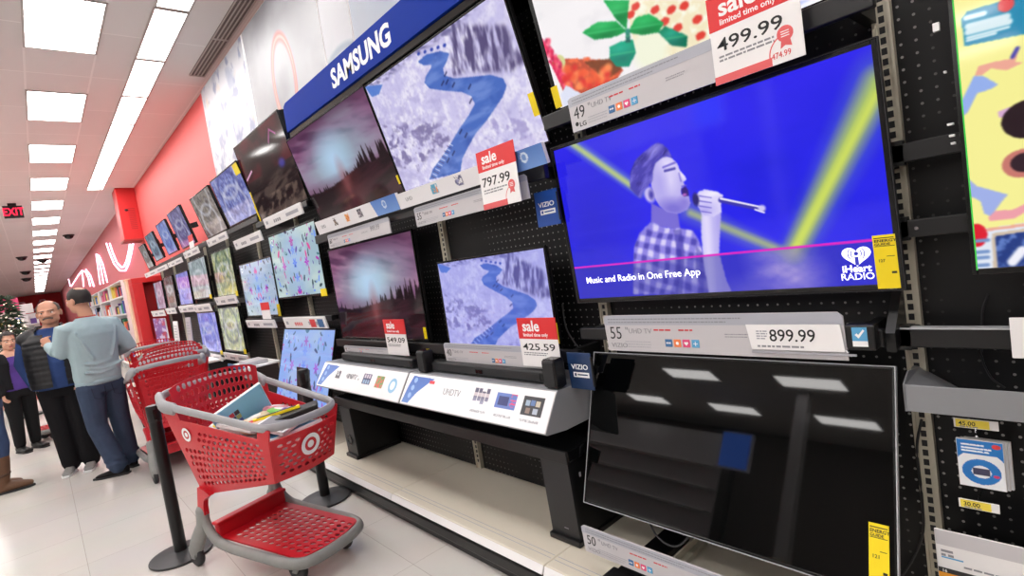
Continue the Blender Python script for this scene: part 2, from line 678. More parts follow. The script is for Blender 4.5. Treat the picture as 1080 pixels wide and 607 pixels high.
# exit sign
t = thing('exit_sign', 'black exit sign with red letters hanging under the ceiling', 'exit sign', Matrix.Translation((.02, 17.6, CEIL)))
obj('mount', MB().box(-.09, .07, -.03, .03, -.06, 0), 'black', t)
obj('case', MB().bev(-.19, .17, -.035, .035, -.36, -.06, .008), 'black', t)
T = Matrix.Translation((-.01, -.037, -.21)) @ Matrix.Rotation(PI / 2, 4, 'X')
text(t, 'EXIT', .26, 0, -.085, 0, 'exitred', .015, 'CENTER', .72, T=T)

# slotted vent between lamps and wall
t = thing('ceiling_vent', 'slotted air vent in the ceiling above the tall picture boards', 'air vent', Matrix.Translation((2.11, 5.7, CEIL)))
f = MB()
for k in range(5):
    x = -.09 + k * .043
    f.box(x, x + .012, -2.4, 2.35, -.014, 0)
for y in (-2.4, -1.3, -.1, 1.1, 2.33):
    f.box(-.095, .095, y, y + .02, -.016, 0)
obj('grille', f, mat('vent_blade', rgb(190, 178, 172), .5), t)
obj('backing', MB().box(-.095, .095, -2.4, 2.35, -.004, -.001), mat('vent_dark', rgb(112, 96, 92), .8), t)

# red box on the wall
t = thing('soffit_box', 'tall red box fixed high on the wall under the ceiling', 'wall box', Matrix.Translation((1.9, 15.95, 0)))
obj('body', MB().bev(0, .395, 0, .65, 3.23, CEIL - .003, .01), 'soffit', t)
obj('bottom_trim', MB().bev(-.02, .396, -.02, .66, 3.19, 3.235, .008), mat('soffit_trim', rgb(150, 50, 46), .5), t)
v = MB()
for k in range(12):
    v.box(.18, .32, -.006, .001, 3.48 + k * .045, 3.50 + k * .045)
obj('louvre_vent', v, mat('louvre_red', rgb(170, 34, 38), .5), t)
obj('knob', MB().ell((.15, -.01, 3.95), .04, .03, .03), 'black', t, True)

# neon handwriting on the far wall
t = thing('neon_sign', 'pink white neon handwriting high on the far red wall', 'neon sign', Matrix.Translation((2.28, 20, 3)))
Ti = t.matrix_world.inverted()
D = 3.993
strokes = [
    [(448, 425), (460, 460), (480, 510), (505, 540), (528, 540), (542, 510), (552, 470), (560, 425)],
    [(462, 425), (474, 462), (492, 505), (510, 525), (522, 524), (533, 500), (542, 462), (548, 425)],
    [(405, 470), (412, 520), (418, 570), (422, 598)], [(405, 470), (418, 478), (432, 510), (445, 560), (452, 590)], [(414, 480), (425, 530), (436, 595)],
    [(330, 560), (345, 540), (360, 545), (372, 570), (380, 606)], [(345, 545), (350, 580), (352, 606)], [(362, 535), (380, 560), (395, 606)],
    [(283, 572), (290, 580), (296, 606)], [(300, 606), (320, 575), (332, 556)],
]
for st in strokes:
    pts = [Ti @ onX(x / D, 150 + y / D, 2.24) for x, y in st]
    obj('neon_tube', MB().tube(pts, .026 if st[0][0] > 400 else .034, n=8, up=(1, 0, 0)), 'neon', t, True)
st = [(240, 588), (246, 572), (250, 560)]
obj('neon_tube', MB().tube([Ti @ onX(x / D, 150 + y / D, 2.24) for x, y in st], .07, n=8, up=(1, 0, 0)), 'neon', t, True)

# ------------------------------------------------------------------ the display gondolas along the wall
PEG = 1.97
DECK_X, DECK_Z = 1.43, .16


def gondola(name, label, y0, y1, top, uprights, deck=True):
    t = thing(name, label, 'display fixture', Matrix.Translation((PEG, y0, 0)))
    L = y1 - y0
    obj('back_panel', MB().box(0, .03, 0, L, .1, top), 'peg', t)
    obj('rear_frame', MB().box(.03, WALL_X - PEG - .002, 0, L, 0, top - .02), 'black', t)
    for y in uprights:
        y -= y0
        u = MB().box(-.022, .0, y - .024, y + .024, .14, top, 0)
        for s in (-1, 1):
            u.box(-.028, -.02, y + s * .020 - .004, y + s * .020 + .004, .14, top, 0)
        z = .2
        while z < top - .06:
            u.box(-.0235, -.021, y - .007, y + .007, z, z + .019, 1)
            z += .0305
        obj('upright', u, ['cream', 'ink'], t)
    if deck:
        n = max(1, round(L / 1.19))
        for k in range(n):
            a, b = k * L / n, (k + 1) * L / n
            obj('deck_shelf', MB().bev(DECK_X - PEG, -.001, a + .001, b - .001, DECK_Z - .035, DECK_Z, .006), 'deck', t)
            gr = MB()
            for q in (.05, .075):
                gr.box(DECK_X - PEG + q, DECK_X - PEG + q + .003, a + .01, b - .01, DECK_Z - .001, DECK_Z + .0006)
            obj('deck_groove', gr, 'inklight', t)
            c = MB()
            c.add([(DECK_X - PEG - .004, a + .004, DECK_Z - .002), (DECK_X - PEG - .02, a + .004, DECK_Z - .036), (DECK_X - PEG - .004, b - .004, DECK_Z - .002), (DECK_X - PEG - .02, b - .004, DECK_Z - .036),
                   (DECK_X - PEG + .002, a + .004, DECK_Z - .036), (DECK_X - PEG + .002, b - .004, DECK_Z - .036)],
                  [(0, 1, 3, 2), (1, 4, 5, 3), (0, 4, 1), (2, 3, 5), (0, 2, 5, 4)])
            obj('price_channel', c, 'channel', t)
        pass
        obj('kick_plate', MB().box(DECK_X - PEG + .012, -.02, 0, L, 0, DECK_Z - .036), 'dark', t)
        obj('bumper', MB().bev(DECK_X - PEG - .012, DECK_X - PEG + .02, 0, L, .045, .105, .008), 'black', t)
    return t


g1 = gondola('display_gondola', 'near black pegboard television display fixture with cream deck shelf', -.95, 4.28, 2.9, (-.77, .40, 1.57, 2.76, 3.93))
g2 = gondola('display_gondola', 'far black television display fixture running to the red portal', 4.285, 12.6, 2.33, (5.1, 6.3, 7.5, 8.7, 9.9, 11.1, 12.3))

# horizontal rails the televisions and labels hang from (parts of the fixture)


def rail(g, ya, yb, z0, z1, x0=1.76, x1=1.966, m='satin'):
    Ti = g.matrix_world.inverted()
    mb = MB().bev(x0, x0 + .03, ya, yb, z0, z1, .004)
    y = ya + .04
    while y < yb:
        mb.box(x0 + .02, x1, y, y + .03, z0 + .005, z1 - .005)
        y += max(.3, (yb - ya - .11))
    mb.v = [tuple(Ti @ Vector(p)) for p in mb.v]
    return obj('rail', mb, m, g)


rail(g1, .372, 1.60, 2.0, 2.062, 1.75)
rail(g1, 1.62, 4.2, 1.80, 1.865, 1.735)
rail(g1, .43, 1.56, 1.075, 1.125, 1.75)
rail(g1, 1.6, 4.2, .96, 1.02, 1.76)
rail(g2, 4.3, 5.65, 2.12, 2.17, 1.76)
rail(g2, 5.6, 12.4, 2.19, 2.24, 1.77)
rail(g2, 5.55, 12.4, 1.40, 1.45, 1.80)
rail(g2, 4.3, 6.7, 1.165, 1.21, 1.80)
rail(g2, 6.7, 12.4, .66, .70, 1.78)
# ------------------------------------------------------------------ pictures on the screens
def pic_singer(nx, ny, conv):
    k = 2.168
    P = Pic(nx, ny, (38, 34, 235), 1.78, lambda x, y: conv(560 + x / k, 40 + y / k))
    q = lambda x, y: P.conv(x, y)
    n = fbm(P.U, P.V, 4, 3)
    P.fill(np.clip((n - .45) * 3, 0, 1) * (P.V < .8), (20, 24, 214), .6)
    P.fill(np.clip(1.1 - P.V * 3.2, 0, 1), (58, 42, 240), .5)
    P.fill(P.ellm(.12, .55, .25, .35, soft=.8), (30, 28, 190), .5)
    # light beams
    def beam(a, b, w0, w1, col, al=.9):
        P.fill(P.line(q(*a), q(*b), w0, w1, .75), col, al)
    beam((85, 235), (250, 350), .035, .030, (120, 150, 200), .8)
    beam((95, 242), (240, 345), .016, .016, (196, 212, 120), .8)
    beam((360, 395), (590, 500), .05, .03, (110, 125, 190), .7)
    beam((365, 400), (585, 490), .018, .018, (170, 185, 130), .8)
    beam((800, 90), (600, 500), .085, .055, (90, 120, 190), .75)
    beam((795, 100), (600, 490), .05, .038, (176, 200, 100), .95)
    beam((790, 130), (605, 480), .018, .02, (222, 232, 90), .6)
    # singer, drawn in soft patches
    z = 3.194
    R_ = lambda pts: P.poly([((640 + x / z - 560) * k, (120 + y / z - 40) * k) for x, y in pts])
    Q_ = lambda x, y: P.conv((640 + x / z - 560) * k, (120 + y / z - 40) * k)
    S_ = lambda m, n=2: P.soften(m, n)
    hi, mid, lo, deep = (228, 220, 252), (168, 158, 234), (104, 92, 206), (52, 44, 160)
    P.fill(S_(R_([(150, 300), (180, 315), (240, 330), (248, 392), (150, 372)])), (118, 106, 212))
    sh = S_(R_([(88, 607), (90, 500), (92, 450), (110, 402), (150, 362), (200, 384), (245, 384), (290, 392), (312, 430), (325, 470), (370, 607)]))
    P.fill(sh, (140, 130, 224))
    pu, pv = P.U * 1.78 + P.V * .32, P.V - P.U * .62
    wob = .6 * fbm(P.U, P.V, 8, 90)
    bands = np.clip(np.sin(pu * 82 + wob * 5) * 1.4, -1, 1), np.clip(np.sin(pv * 70 + wob * 4) * 1.4, -1, 1)
    P.fill(sh * np.clip(bands[0] * .5 + bands[1] * .5 - .1, 0, 1), hi, .95)
    P.fill(sh * np.clip(-bands[0] * .5 - bands[1] * .5 - .1, 0, 1), deep, .8)
    P.fill(S_(R_([(225, 390), (250, 388), (262, 470), (255, 607), (232, 607), (238, 480)])), deep, .55)
    P.fill(S_(R_([(300, 440), (330, 480), (352, 607), (320, 607), (300, 520)])), deep, .5)
    arm = S_(R_([(312, 280), (384, 300), (384, 330), (380, 400), (378, 470), (402, 560), (424, 607), (346, 607), (326, 500), (318, 400), (320, 330)]))
    P.fill(arm, (206, 198, 246))
    P.fill(arm * P.line(Q_(378, 350), Q_(404, 607), .03, .05, .9), mid, .8)
    P.fill(arm * P.line(Q_(334, 350), Q_(352, 600), .02, .02, .9), hi, .8)
    fpoly = [(150, 200), (160, 165), (195, 140), (218, 148), (238, 168), (246, 190), (262, 208), (269, 220), (258, 229), (263, 240), (250, 252), (252, 272), (276, 276), (282, 300), (272, 322), (240, 336), (205, 330), (180, 312), (165, 290), (150, 240)]
    face = S_(R_(fpoly), 1)
    P.fill(face, (190, 180, 238))
    P.fill(face * P.ellm(*Q_(205, 170), .055, .045, .3, soft=.9), hi, .95)
    P.fill(face * P.ellm(*Q_(215, 225), .035, .05, .2, soft=.9), hi, .7)
    P.fill(face * P.ellm(*Q_(255, 208), .012, .035, -.5, soft=.8), (238, 232, 254), .9)
    P.fill(face * P.ellm(*Q_(180, 240), .035, .09, soft=.9), mid, .6)
    P.fill(face * P.ellm(*Q_(225, 318), .085, .045, .25, soft=.7), lo, .75)
    P.fill(face * P.ellm(*Q_(262, 296), .03, .03, soft=.8), (122, 108, 210), .6)
    P.fill(face * P.line(Q_(196, 192), Q_(228, 184), .007, .007, .7), deep, .85)
    P.fill(face * P.line(Q_(190, 180), Q_(230, 164), .006, .006, .7), lo, .85)
    P.fill(face * P.line(Q_(243, 200), Q_(250, 226), .005, .005, .8), lo, .6)
    P.fill(S_(R_([(250, 254), (264, 243), (273, 256), (278, 275), (262, 279), (253, 270)]), 1), (50, 20, 120))
    P.fill(P.line(Q_(254, 244), Q_(268, 240), .005, .004, .7), lo, .8)
    P.fill(P.ellm(*Q_(262, 272), .012, .007, soft=.6), (214, 120, 210), .8)
    ear = P.ellm(*Q_(145, 272), .034, .046, -.2, soft=.25)
    P.fill(ear, (196, 186, 240))
    P.fill(P.ellm(*Q_(150, 272), .016, .026, soft=.6), deep, .85)
    hair = S_(R_([(78, 250), (80, 200), (95, 160), (125, 130), (148, 112), (168, 98), (188, 102), (206, 122), (222, 148), (205, 142), (182, 150), (164, 166), (156, 190), (154, 222), (142, 240), (122, 260), (114, 284), (98, 272)]))
    P.fill(hair, (70, 62, 172))
    st = fbm(P.U * 40 + P.V * 26, P.V * 12 - P.U * 9, 1, 71)
    P.fill(hair * np.clip((st - .42) * 4, 0, 1), (128, 120, 222), .75)
    P.fill(hair * np.clip((fbm(P.U * 40 + P.V * 26, P.V * 12 - P.U * 9, 1, 77) - .5) * 5, 0, 1), (36, 30, 120), .75)
    P.fill(hair * P.ellm(*Q_(165, 118), .05, .022, -.5, soft=.8), (170, 162, 240), .7)
    fist = S_(R_([(300, 274), (312, 260), (332, 254), (372, 262), (392, 274), (384, 300), (386, 330), (360, 346), (325, 342), (308, 312)]), 1)
    P.fill(fist, (220, 212, 250))
    P.fill(fist * P.ellm(*Q_(330, 325), .05, .03, soft=.8), mid, .7)
    for j in range(4):
        P.fill(fist * P.line(Q_(312, 276 + 17 * j), Q_(352, 282 + 17 * j), .0045, .003, .8), lo, .75)
    P.fill(fist * P.ellm(*Q_(356, 268), .04, .012, .1, soft=.8), (246, 242, 255), .8)
    P.fill(P.ellm(*Q_(300, 288), .018, .034, soft=.3), (40, 34, 110))
    P.fill(P.line(Q_(384, 290), Q_(528, 323), .013, .009, .4), (64, 58, 170))
    P.fill(P.line(Q_(384, 285), Q_(522, 314), .0055, .004, .5), (236, 232, 252))
    P.fill(P.ellm(*Q_(522, 318), .018, .016, soft=.4), (206, 200, 244))
    P.fill(P.line(Q_(500, 322), Q_(530, 332), .004, .004, .5), (226, 222, 250))
    # lower band
    mk = P.poly([(95, 527), (815, 459), (830, 620), (95, 620)])
    P.fill(mk, (40, 44, 150), .42)
    P.fill(P.ellm(*q(585, 535), .12, .17, -.6, soft=.7) * mk * (.5 + .8 * fbm(P.U, P.V, 22, 9)), (176, 160, 216), .75)
    P.fill(P.ellm(*q(500, 590), .1, .08, soft=.7) * mk, (130, 120, 200), .5)
    P.fill(P.line(q(96, 526), q(820, 458), .0055, soft=.4), (226, 20, 190))
    return P


def pic_river(nx, ny, conv, hue=0):
    k = 2.639
    P = Pic(nx, ny, (206, 200, 236), 1.78, lambda x, y: conv(290 + x / k, y / k))
    U, V = P.U, P.V
    n1, n2 = fbm(U * 1.78, V, 22, 5), fbm(U * 1.78, V, 60, 8, 3)
    P.fill(np.clip((n1 - .42) * 4, 0, 1), (236, 232, 248), .9)
    P.fill(np.clip((n2 - .5) * 4, 0, 1), (176, 168, 212), .45)
    P.fill(np.clip((fbm(U * 1.78 + V, V * 1.4, 4, 61) - .45) * 3, 0, 1), (186, 180, 224), .6)
    st = fbm(U * 60 + V * 6, V * 9, 1, 12, 3)
    wood = P.soften(P.poly([(488, 60), (560, 70), (640, 70), (695, 170), (660, 200), (540, 200), (490, 212)]), 10)
    P.fill(wood * np.clip((st - .30) * 3.2, 0, 1), (82, 72, 116), .95)
    lw = P.soften(P.poly([(268, 340), (330, 350), (400, 330), (480, 350), (490, 400), (430, 430), (400, 480), (330, 460)]), 10)
    P.fill(lw * np.clip((fbm(U * 30, V * 24, 1, 4) - .48) * 6, 0, 1), (112, 102, 150), .8)
    rb = P.soften(P.poly([(600, 330), (740, 270), (750, 420), (560, 460)]), 10)
    P.fill(rb * np.clip((fbm(U * 34, V * 20, 1, 24) - .55) * 6, 0, 1), (150, 140, 196), .7)
    tb = P.soften(P.poly([(240, 235), (330, 170), (420, 90), (520, 20), (560, 20), (480, 100), (380, 160), (290, 240)]), 10)
    P.fill(tb * np.clip((fbm(U * 40 - V * 30, V * 40, 1, 14) - .36) * 4, 0, 1), (104, 98, 146), .9)
    P.fill(np.clip((fbm(U * 14 + V * 10, V * 16 - U * 12, 1, 81) - .5) * 5, 0, 1) * (U < .5) * (V > .2), (170, 162, 208), .5)
    P.fill(P.poly([(270, 270), (250, 240), (300, 235), (290, 262)]), (60, 110, 200), .8)
    wx = 6 * (fbm(U, V, 14, 2) - .5)
    riv = P.poly([(398, 172), (420, 152), (460, 142), (486, 148), (478, 172), (468, 190), (472, 210), (500, 218), (545, 214), (600, 208), (636, 218), (645, 240), (634, 270), (610, 305), (590, 335),
                  (560, 370), (540, 405), (522, 440), (516, 480), (430, 500), (440, 470), (462, 440), (492, 395), (512, 360), (540, 320), (556, 290), (548, 268), (520, 256), (470, 252), (430, 246), (416, 230), (420, 212), (434, 190), (436, 180), (414, 182)])
    P.fill(riv, (74, 108, 190))
    P.fill(riv * np.clip((fbm(U * 8, V * 20, 1, 31) - .45) * 4, 0, 1), (126, 152, 218), .6)
    P.fill(riv * np.clip((fbm(U * 12, V * 10, 1, 33) - .55) * 4, 0, 1), (44, 74, 160), .6)
    for i, (x, y) in enumerate([(478, 200), (482, 222), (545, 235), (548, 275), (520, 360), (535, 370), (500, 420), (485, 440), (470, 225), (500, 230)]):
        P.fill(P.line(P.conv(x, y), P.conv(x - 6, y + 12), .005), (28, 34, 80))
    for j in range(14):
        x, y = 440 + j * 3.6, 490 - j * 7
        P.fill(P.line(P.conv(x - 4, y), P.conv(x + 8, y + 6), .0035), (240, 238, 250) if j % 2 else (70, 60, 110))
    for j in range(5):
        P.fill(P.ellm(*P.conv(400 + j * 18, 150 - j * 6), .02, .012), (50, 70, 170))
    P.blur(1)
    if hue:
        P.fill(np.ones_like(U), (96, 110, 235), hue)
    return P


def pic_sunset(nx, ny, warm, seed=1):
    P = Pic(nx, ny, (132, 84, 120), 1.78)
    U, V = P.U, P.V
    sw = fbm(U * 3 + V, V * 9 - U * 2, 1, 40 + seed)
    P.fill(np.clip((sw - .42) * 4, 0, 1), (186, 132, 160) if warm else (150, 126, 150), .8)
    P.fill(np.clip((fbm(U * 3, V * 12 - U * 4, 1, 47) - .5) * 5, 0, 1) * (V < .35), (72, 40, 72), .75)
    P.fill(np.clip((.16 - V) * 5, 0, 1), (64, 36, 60), .8)
    P.fill(P.ellm(.50, .40, .62, .24, -.1, soft=.7), (150, 196, 202), .75)
    P.fill(P.ellm(.46, .42, .26, .2, soft=.8), (176, 204, 232), .95)
    P.fill(np.clip((V - .55) * 12, 0, 1) * (V < .75), (112, 92, 110), .5)
    rng = np.random.RandomState(seed)
    tree = np.zeros_like(U)
    for i in range(64):
        x = rng.rand()
        base = .67 + .05 * math.sin(x * 6) - .14 * max(0, x - .5)
        hgt = .02 + .09 * rng.rand() ** 2 + (.06 if x > .7 else 0)
        w = .012 + .012 * rng.rand()
        top = base - hgt
        f = np.clip((V - top) / (hgt + .05), 0, 1)
        tree = np.maximum(tree, (np.abs(U - x) < w * f * (.75 + .5 * np.abs(np.sin(V * 160)))) & (V > top))
    ground = (V > .655 + .03 * np.sin(U * 7) - .1 * np.clip(U - .5, 0, 1) + .03 * (fbm(U, V, 20, 6) - .5)).astype(float)
    P.fill(np.maximum(tree, ground), (34, 22, 26))
    P.fill(ground * P.ellm(.52, .80, .22, .24, .2, soft=.8) * np.clip(fbm(U, V * .6, 9, 51) * 1.3, 0, 1), (140, 62, 62), .8)
    P.fill(ground * np.clip((fbm(U * 3, V * 14 + U * 4, 1, 55) - .5) * 5, 0, 1), (78, 40, 50), .6)
    P.fill(P.ellm(.50, .62, .07, .14, soft=.8), (160, 100, 104), .5)
    return P.blur(1)


def pic_food(nx, ny, conv):
    k = 2.919
    P = Pic(nx, ny, (244, 240, 242), 1.78, lambda x, y: conv(530 + x / k, y / k))
    U, V = P.U, P.V
    P.fill(np.clip((fbm(U, V, 9, 2) - .5) * 4, 0, 1), (226, 222, 226), .6)
    P.fill(P.poly([(150, 190), (200, 180), (330, 185), (372, 215), (340, 262), (250, 290), (215, 300), (190, 290)]), (196, 84, 60))
    n = fbm(U * 1.7, V, 26, 3)
    blob = P.poly([(180, 185), (260, 175), (345, 190), (360, 230), (290, 270), (210, 280), (170, 250)])
    P.fill(blob * np.clip((n - .4) * 5, 0, 1), (240, 110, 70))
    P.fill(P.poly([(100, 110), (125, 120), (190, 235), (220, 275), (190, 285), (150, 200), (115, 170)]) * np.clip((n - .3) * 5, 0, 1), (226, 40, 90))
    P.fill(P.poly([(250, 190), (330, 180), (370, 210), (330, 240), (300, 230)]), (110, 66, 40), .8)
    P.fill(P.ellm(*P.conv(178, 192), .045, .05), (214, 214, 150))
    rb_ = np.random.RandomState(4)
    for i in range(60):
        x, y = 118 + rb_.rand() * 22 + i * 1.35, 118 + i * 2.5 + rb_.rand() * 16
        P.fill(P.ellm(*P.conv(x, y), .016, .016, soft=.5), ((232, 40, 92), (250, 110, 140), (190, 20, 70), (244, 80, 110))[i % 4], .9)
    for i in range(50):
        x, y = 190 + rb_.rand() * 140, 205 + rb_.rand() * 66
        P.fill(blob * P.ellm(*P.conv(x, y), .026, .022, soft=.6), ((240, 96, 60), (226, 50, 50), (250, 150, 90))[i % 3], .8)
    P.fill(P.poly([(196, 262), (250, 292), (280, 320), (190, 330), (180, 290)]), (222, 226, 244))
    cake = P.poly([(370, 0), (630, 0), (640, 150), (560, 190), (430, 190), (400, 120), (390, 60)])
    P.fill(cake, (244, 232, 196))
    P.fill(cake * np.clip((n - .55) * 6, 0, 1), (252, 250, 230))
    for x, y in [(410, 20), (470, 30), (560, 18), (600, 60), (500, 66), (540, 85), (610, 110), (395, 45), (520, 30)]:
        P.fill(P.ellm(*P.conv(x, y), .03, .022), (226, 70, 60))
    P.fill(P.ellm(*P.conv(455, 150), .12, .13, soft=.3), (242, 244, 220))
    g, gd = (22, 168, 82), (10, 120, 60)
    for pts, c in (([(310, 0), (390, 0), (382, 90), (350, 60)], g), ([(245, 100), (290, 68), (350, 65), (384, 96), (340, 115), (285, 122)], g), ([(386, 100), (410, 55), (450, 42), (498, 70), (480, 100), (430, 108)], g),
                   ([(330, 145), (365, 128), (400, 120), (412, 160), (390, 205), (350, 205), (330, 180)], (20, 160, 120)), ([(480, 100), (500, 80), (570, 110), (568, 145), (520, 140)], (10, 110, 66)), ([(378, 90), (392, 88), (395, 130), (380, 132)], (80, 40, 40))):
        mk = P.poly(pts)
        P.fill(mk, c)
        cx, cy = np.mean([q[0] for q in pts]), np.mean([q[1] for q in pts])
        P.fill(mk * P.ellm(*P.conv(cx, cy + 14), .10, .05, .2, soft=.9), gd if c == g else (30, 120, 110), .8)
        P.fill(mk * P.ellm(*P.conv(cx - 8, cy - 14), .07, .03, .2, soft=.9), (60, 206, 116) if c == g else (40, 190, 160), .7)
        P.fill(mk * P.line(P.conv(cx - 55, cy + 10), P.conv(cx + 55, cy - 8), .004, .003, .8), (120, 226, 150), .5)
    P.fill(P.poly([(905, 0), (1040, 0), (1040, 90), (905, 95)]), (196, 206, 250))
    P.fill(P.poly([(905, 0), (1040, 0), (1040, 90), (905, 95)]) * (fbm(U * 2, V * 14, 9, 21) > .5), (246, 246, 255))
    P.fill(P.poly([(905, 70), (1040, 40), (1040, 95), (905, 100)]), (150, 214, 236), .7)
    return P.blur(1)


def pic_yellow(nx, ny, conv):
    P = Pic(nx, ny, (246, 240, 150), 1.78, conv)
    U, V = P.U, P.V
    P.fill(np.clip(.4 - V, 0, 1), (248, 240, 176), .8)
    P.fill(P.poly([(1014, 20), (1020, 12), (1060, 0), (1100, -12), (1100, 32), (1017, 49)]), (28, 138, 178))
    for x0, y0, x1, w in ((1019, 19, 1038, .008), (1021, 28, 1062, .010), (1021, 34, 1064, .010), (1020, 40, 1064, .004), (1020, 43, 1050, .004)):
        P.fill(P.line(P.conv(x0, y0), P.conv(x1, y0 - .26 * (x1 - x0)), w), (240, 248, 250), .9)
    P.fill(P.ellm(*P.conv(1061, 5), .022, .022), (226, 76, 80))
    sk, sl = (238, 168, 150), (150, 176, 236)
    sleeve = P.poly([(1014, 107), (1027, 80), (1037, 80), (1053, 89), (1045, 94), (1031, 98), (1021, 118), (1014, 124)])
    P.fill(sleeve, sl)
    P.fill(P.poly([(1028, 80), (1032, 70), (1050, 65), (1066, 62), (1072, 52), (1074, 54), (1071, 65), (1079, 66), (1062, 74), (1045, 72), (1036, 79)]), sk)
    P.fill(P.line(P.conv(1068, 60), P.conv(1073, 51), .006), (70, 66, 170))
    P.fill(P.poly([(1052, 118), (1062, 114), (1080, 110), (1090, 112), (1090, 120), (1072, 124), (1054, 124)]), (214, 170, 210))
    P.fill(P.ellm(*P.conv(1085, 125), .07, .06), (40, 24, 30))
    P.fill(P.ellm(*P.conv(1079, 172), .055, .045), (200, 120, 110))
    P.fill(P.ellm(*P.conv(1080, 171), .035, .03), (50, 30, 40))
    P.fill(P.poly([(1019, 186), (1030, 196), (1063, 205), (1056, 213), (1045, 228), (1038, 225), (1034, 212), (1020, 205)]), (160, 176, 232))
    P.fill(P.poly([(1042, 229), (1050, 222), (1068, 221), (1092, 210), (1092, 218), (1070, 230), (1044, 233)]), (238, 160, 170))
    base = P.poly([(1024, 243), (1100, 232), (1100, 300), (1026, 298)])
    P.fill(base, (226, 232, 244))
    P.fill(P.poly([(1024, 243), (1100, 233), (1100, 236), (1024, 246)]), (236, 170, 150))
    P.fill(P.ellm(*P.conv(1030, 248), .03, .04), (222, 30, 50))
    for y in (254, 266, 272, 280):
        P.fill(P.line(P.conv(1030, y), P.conv(1042, y - 1), .006), (120, 150, 200))
    P.fill(P.poly([(1046, 246), (1100, 238), (1100, 292), (1048, 286)]), (208, 190, 170))
    P.fill(P.poly([(1050, 249), (1100, 241), (1100, 285), (1052, 283)]), (36, 60, 130))
    P.fill(P.poly([(1050, 249), (1100, 241), (1100, 285), (1052, 283)]) * np.clip((fbm(U * 4, V * 2, 30, 3) - .5) * 6, 0, 1), (110, 140, 210), .8)
    P.fill(P.line(P.conv(1068, 276), P.conv(1078, 264), .014), (240, 240, 250))
    return P.blur(2)


def pic_kaleido(nx, ny, seed, bg=(160, 186, 200), tint=None):
    P = Pic(nx, ny, bg, 1.78)
    U, V = P.U, P.V
    P.fill(np.clip((fbm(U, V, 3, seed) - .45) * 4, 0, 1), (206, 222, 214), .7)
    P.fill(P.ellm(.5, .5, .35, .35, soft=.8), (160, 186, 236), .7)
    rng = np.random.RandomState(seed)
    cols = [(40, 56, 70), (30, 48, 60), (60, 50, 90), (176, 44, 170), (96, 60, 160), (60, 110, 120), (110, 150, 236), (226, 70, 150)]
    for i in range(46):
        x, y = rng.rand() * .5, rng.rand()
        r = .009 + .020 * rng.rand()
        rot = rng.rand() * 3
        c = cols[rng.randint(len(cols))]
        for s in (1, -1):
            P.fill(P.ellm(.5 + s * x, y, r * 2.4, r, s * rot), c, .9)
            if i % 3 == 0:
                P.fill(P.ellm(.5 + s * (x + .012), y - .012, r * 2.0, r * .8, s * rot), bg, .9)
    for k, (cx, cy, c) in enumerate([(.5, .5, (96, 130, 240)), (.26, .52, (196, 50, 190)), (.74, .52, (186, 40, 200)), (.5, .3, (120, 150, 240)), (.5, .72, (110, 140, 240)), (.5, .16, (190, 60, 170)), (.5, .92, (150, 60, 200))]):
        for j in range(6):
            a = j * PI / 3
            P.fill(P.ellm(cx + .026 * math.cos(a), cy + .044 * math.sin(a), .038, .015, a), c, .85)
    P.fill(P.ellm(.07, .1, .05, .05), (246, 250, 250))
    P.fill(P.ellm(.07, .1, .03, .03), (120, 150, 180))
    if tint:
        P.fill(np.ones_like(U), tint, .35)
    return P


def pic_mosaic(nx, ny, seed, a, b, c):
    P = Pic(nx, ny, a, 1.78)
    U, V = P.U, P.V
    n = fbm(U * 1.7, V, 7, seed)
    n2 = fbm(U * 1.7, V, 22, seed + 5, 3)
    P.fill(np.clip((n - .45) * 5, 0, 1), b, .85)
    P.fill(np.clip((n2 - .52) * 7, 0, 1), c, .8)
    P.fill(np.clip((fbm(U * 2, V, 30, seed + 9, 2) - .6) * 8, 0, 1), (226, 226, 236), .6)
    P.fill((V > .8) * np.clip((fbm(U, V * 2, 6, seed + 3) - .3) * 3, 0, 1), b, .6)
    for k in range(3):
        d = np.sqrt(((U - .5) * 1.2) ** 2 + (V - .1 - .3 * k) ** 2)
        P.fill(np.clip(1.3 - abs(d - .42) * 22, 0, 1), c if k % 2 else (214, 214, 226), .55)
    return P.blur(1)


def pic_reflections(nx, ny):
    """a dark screen with its red and brown reflections painted in"""
    P = Pic(nx, ny, (34, 24, 26), 1.78)
    U, V = P.U, P.V
    P.fill((V < .5) * np.clip((fbm(U, V, 4, 5) - .35) * 4, 0, 1), (96, 28, 40), .8)
    P.fill((V > .5) * np.clip((fbm(U * 3 - V * 3, V * 12 + U * 4, 1, 15) - .5) * 6, 0, 1), (88, 74, 68), .8)
    P.fill((V > .75) * np.clip((fbm(U * 9, V * 12 + U * 5, 1, 25) - .5) * 6, 0, 1), (120, 102, 90), .7)
    P.fill(P.line((.03, .45), (.2, .38), .012), (230, 180, 214))
    P.fill(P.line((.70, .22), (.78, .10), .012), (170, 90, 150))
    P.fill(P.line((.78, .10), (.86, .18), .012), (170, 90, 150))
    P.fill(P.ellm(.8, .5, .1, .05, soft=.5), (70, 70, 170), .8)
    return P


# ------------------------------------------------------------------ televisions
TVG = 'televisions shown on the wall display'


def tvquad(P, Xb, Xt):
    TL, TR, BR, BL = P
    a, b, c, d = onX(*TL, Xt), onX(*TR, Xt), onX(*BR, Xb), onX(*BL, Xb)
    return (a.y + d.y) / 2, (b.y + c.y) / 2, (c.z + d.z) / 2, (a.z + b.z) / 2, Xb, Xt


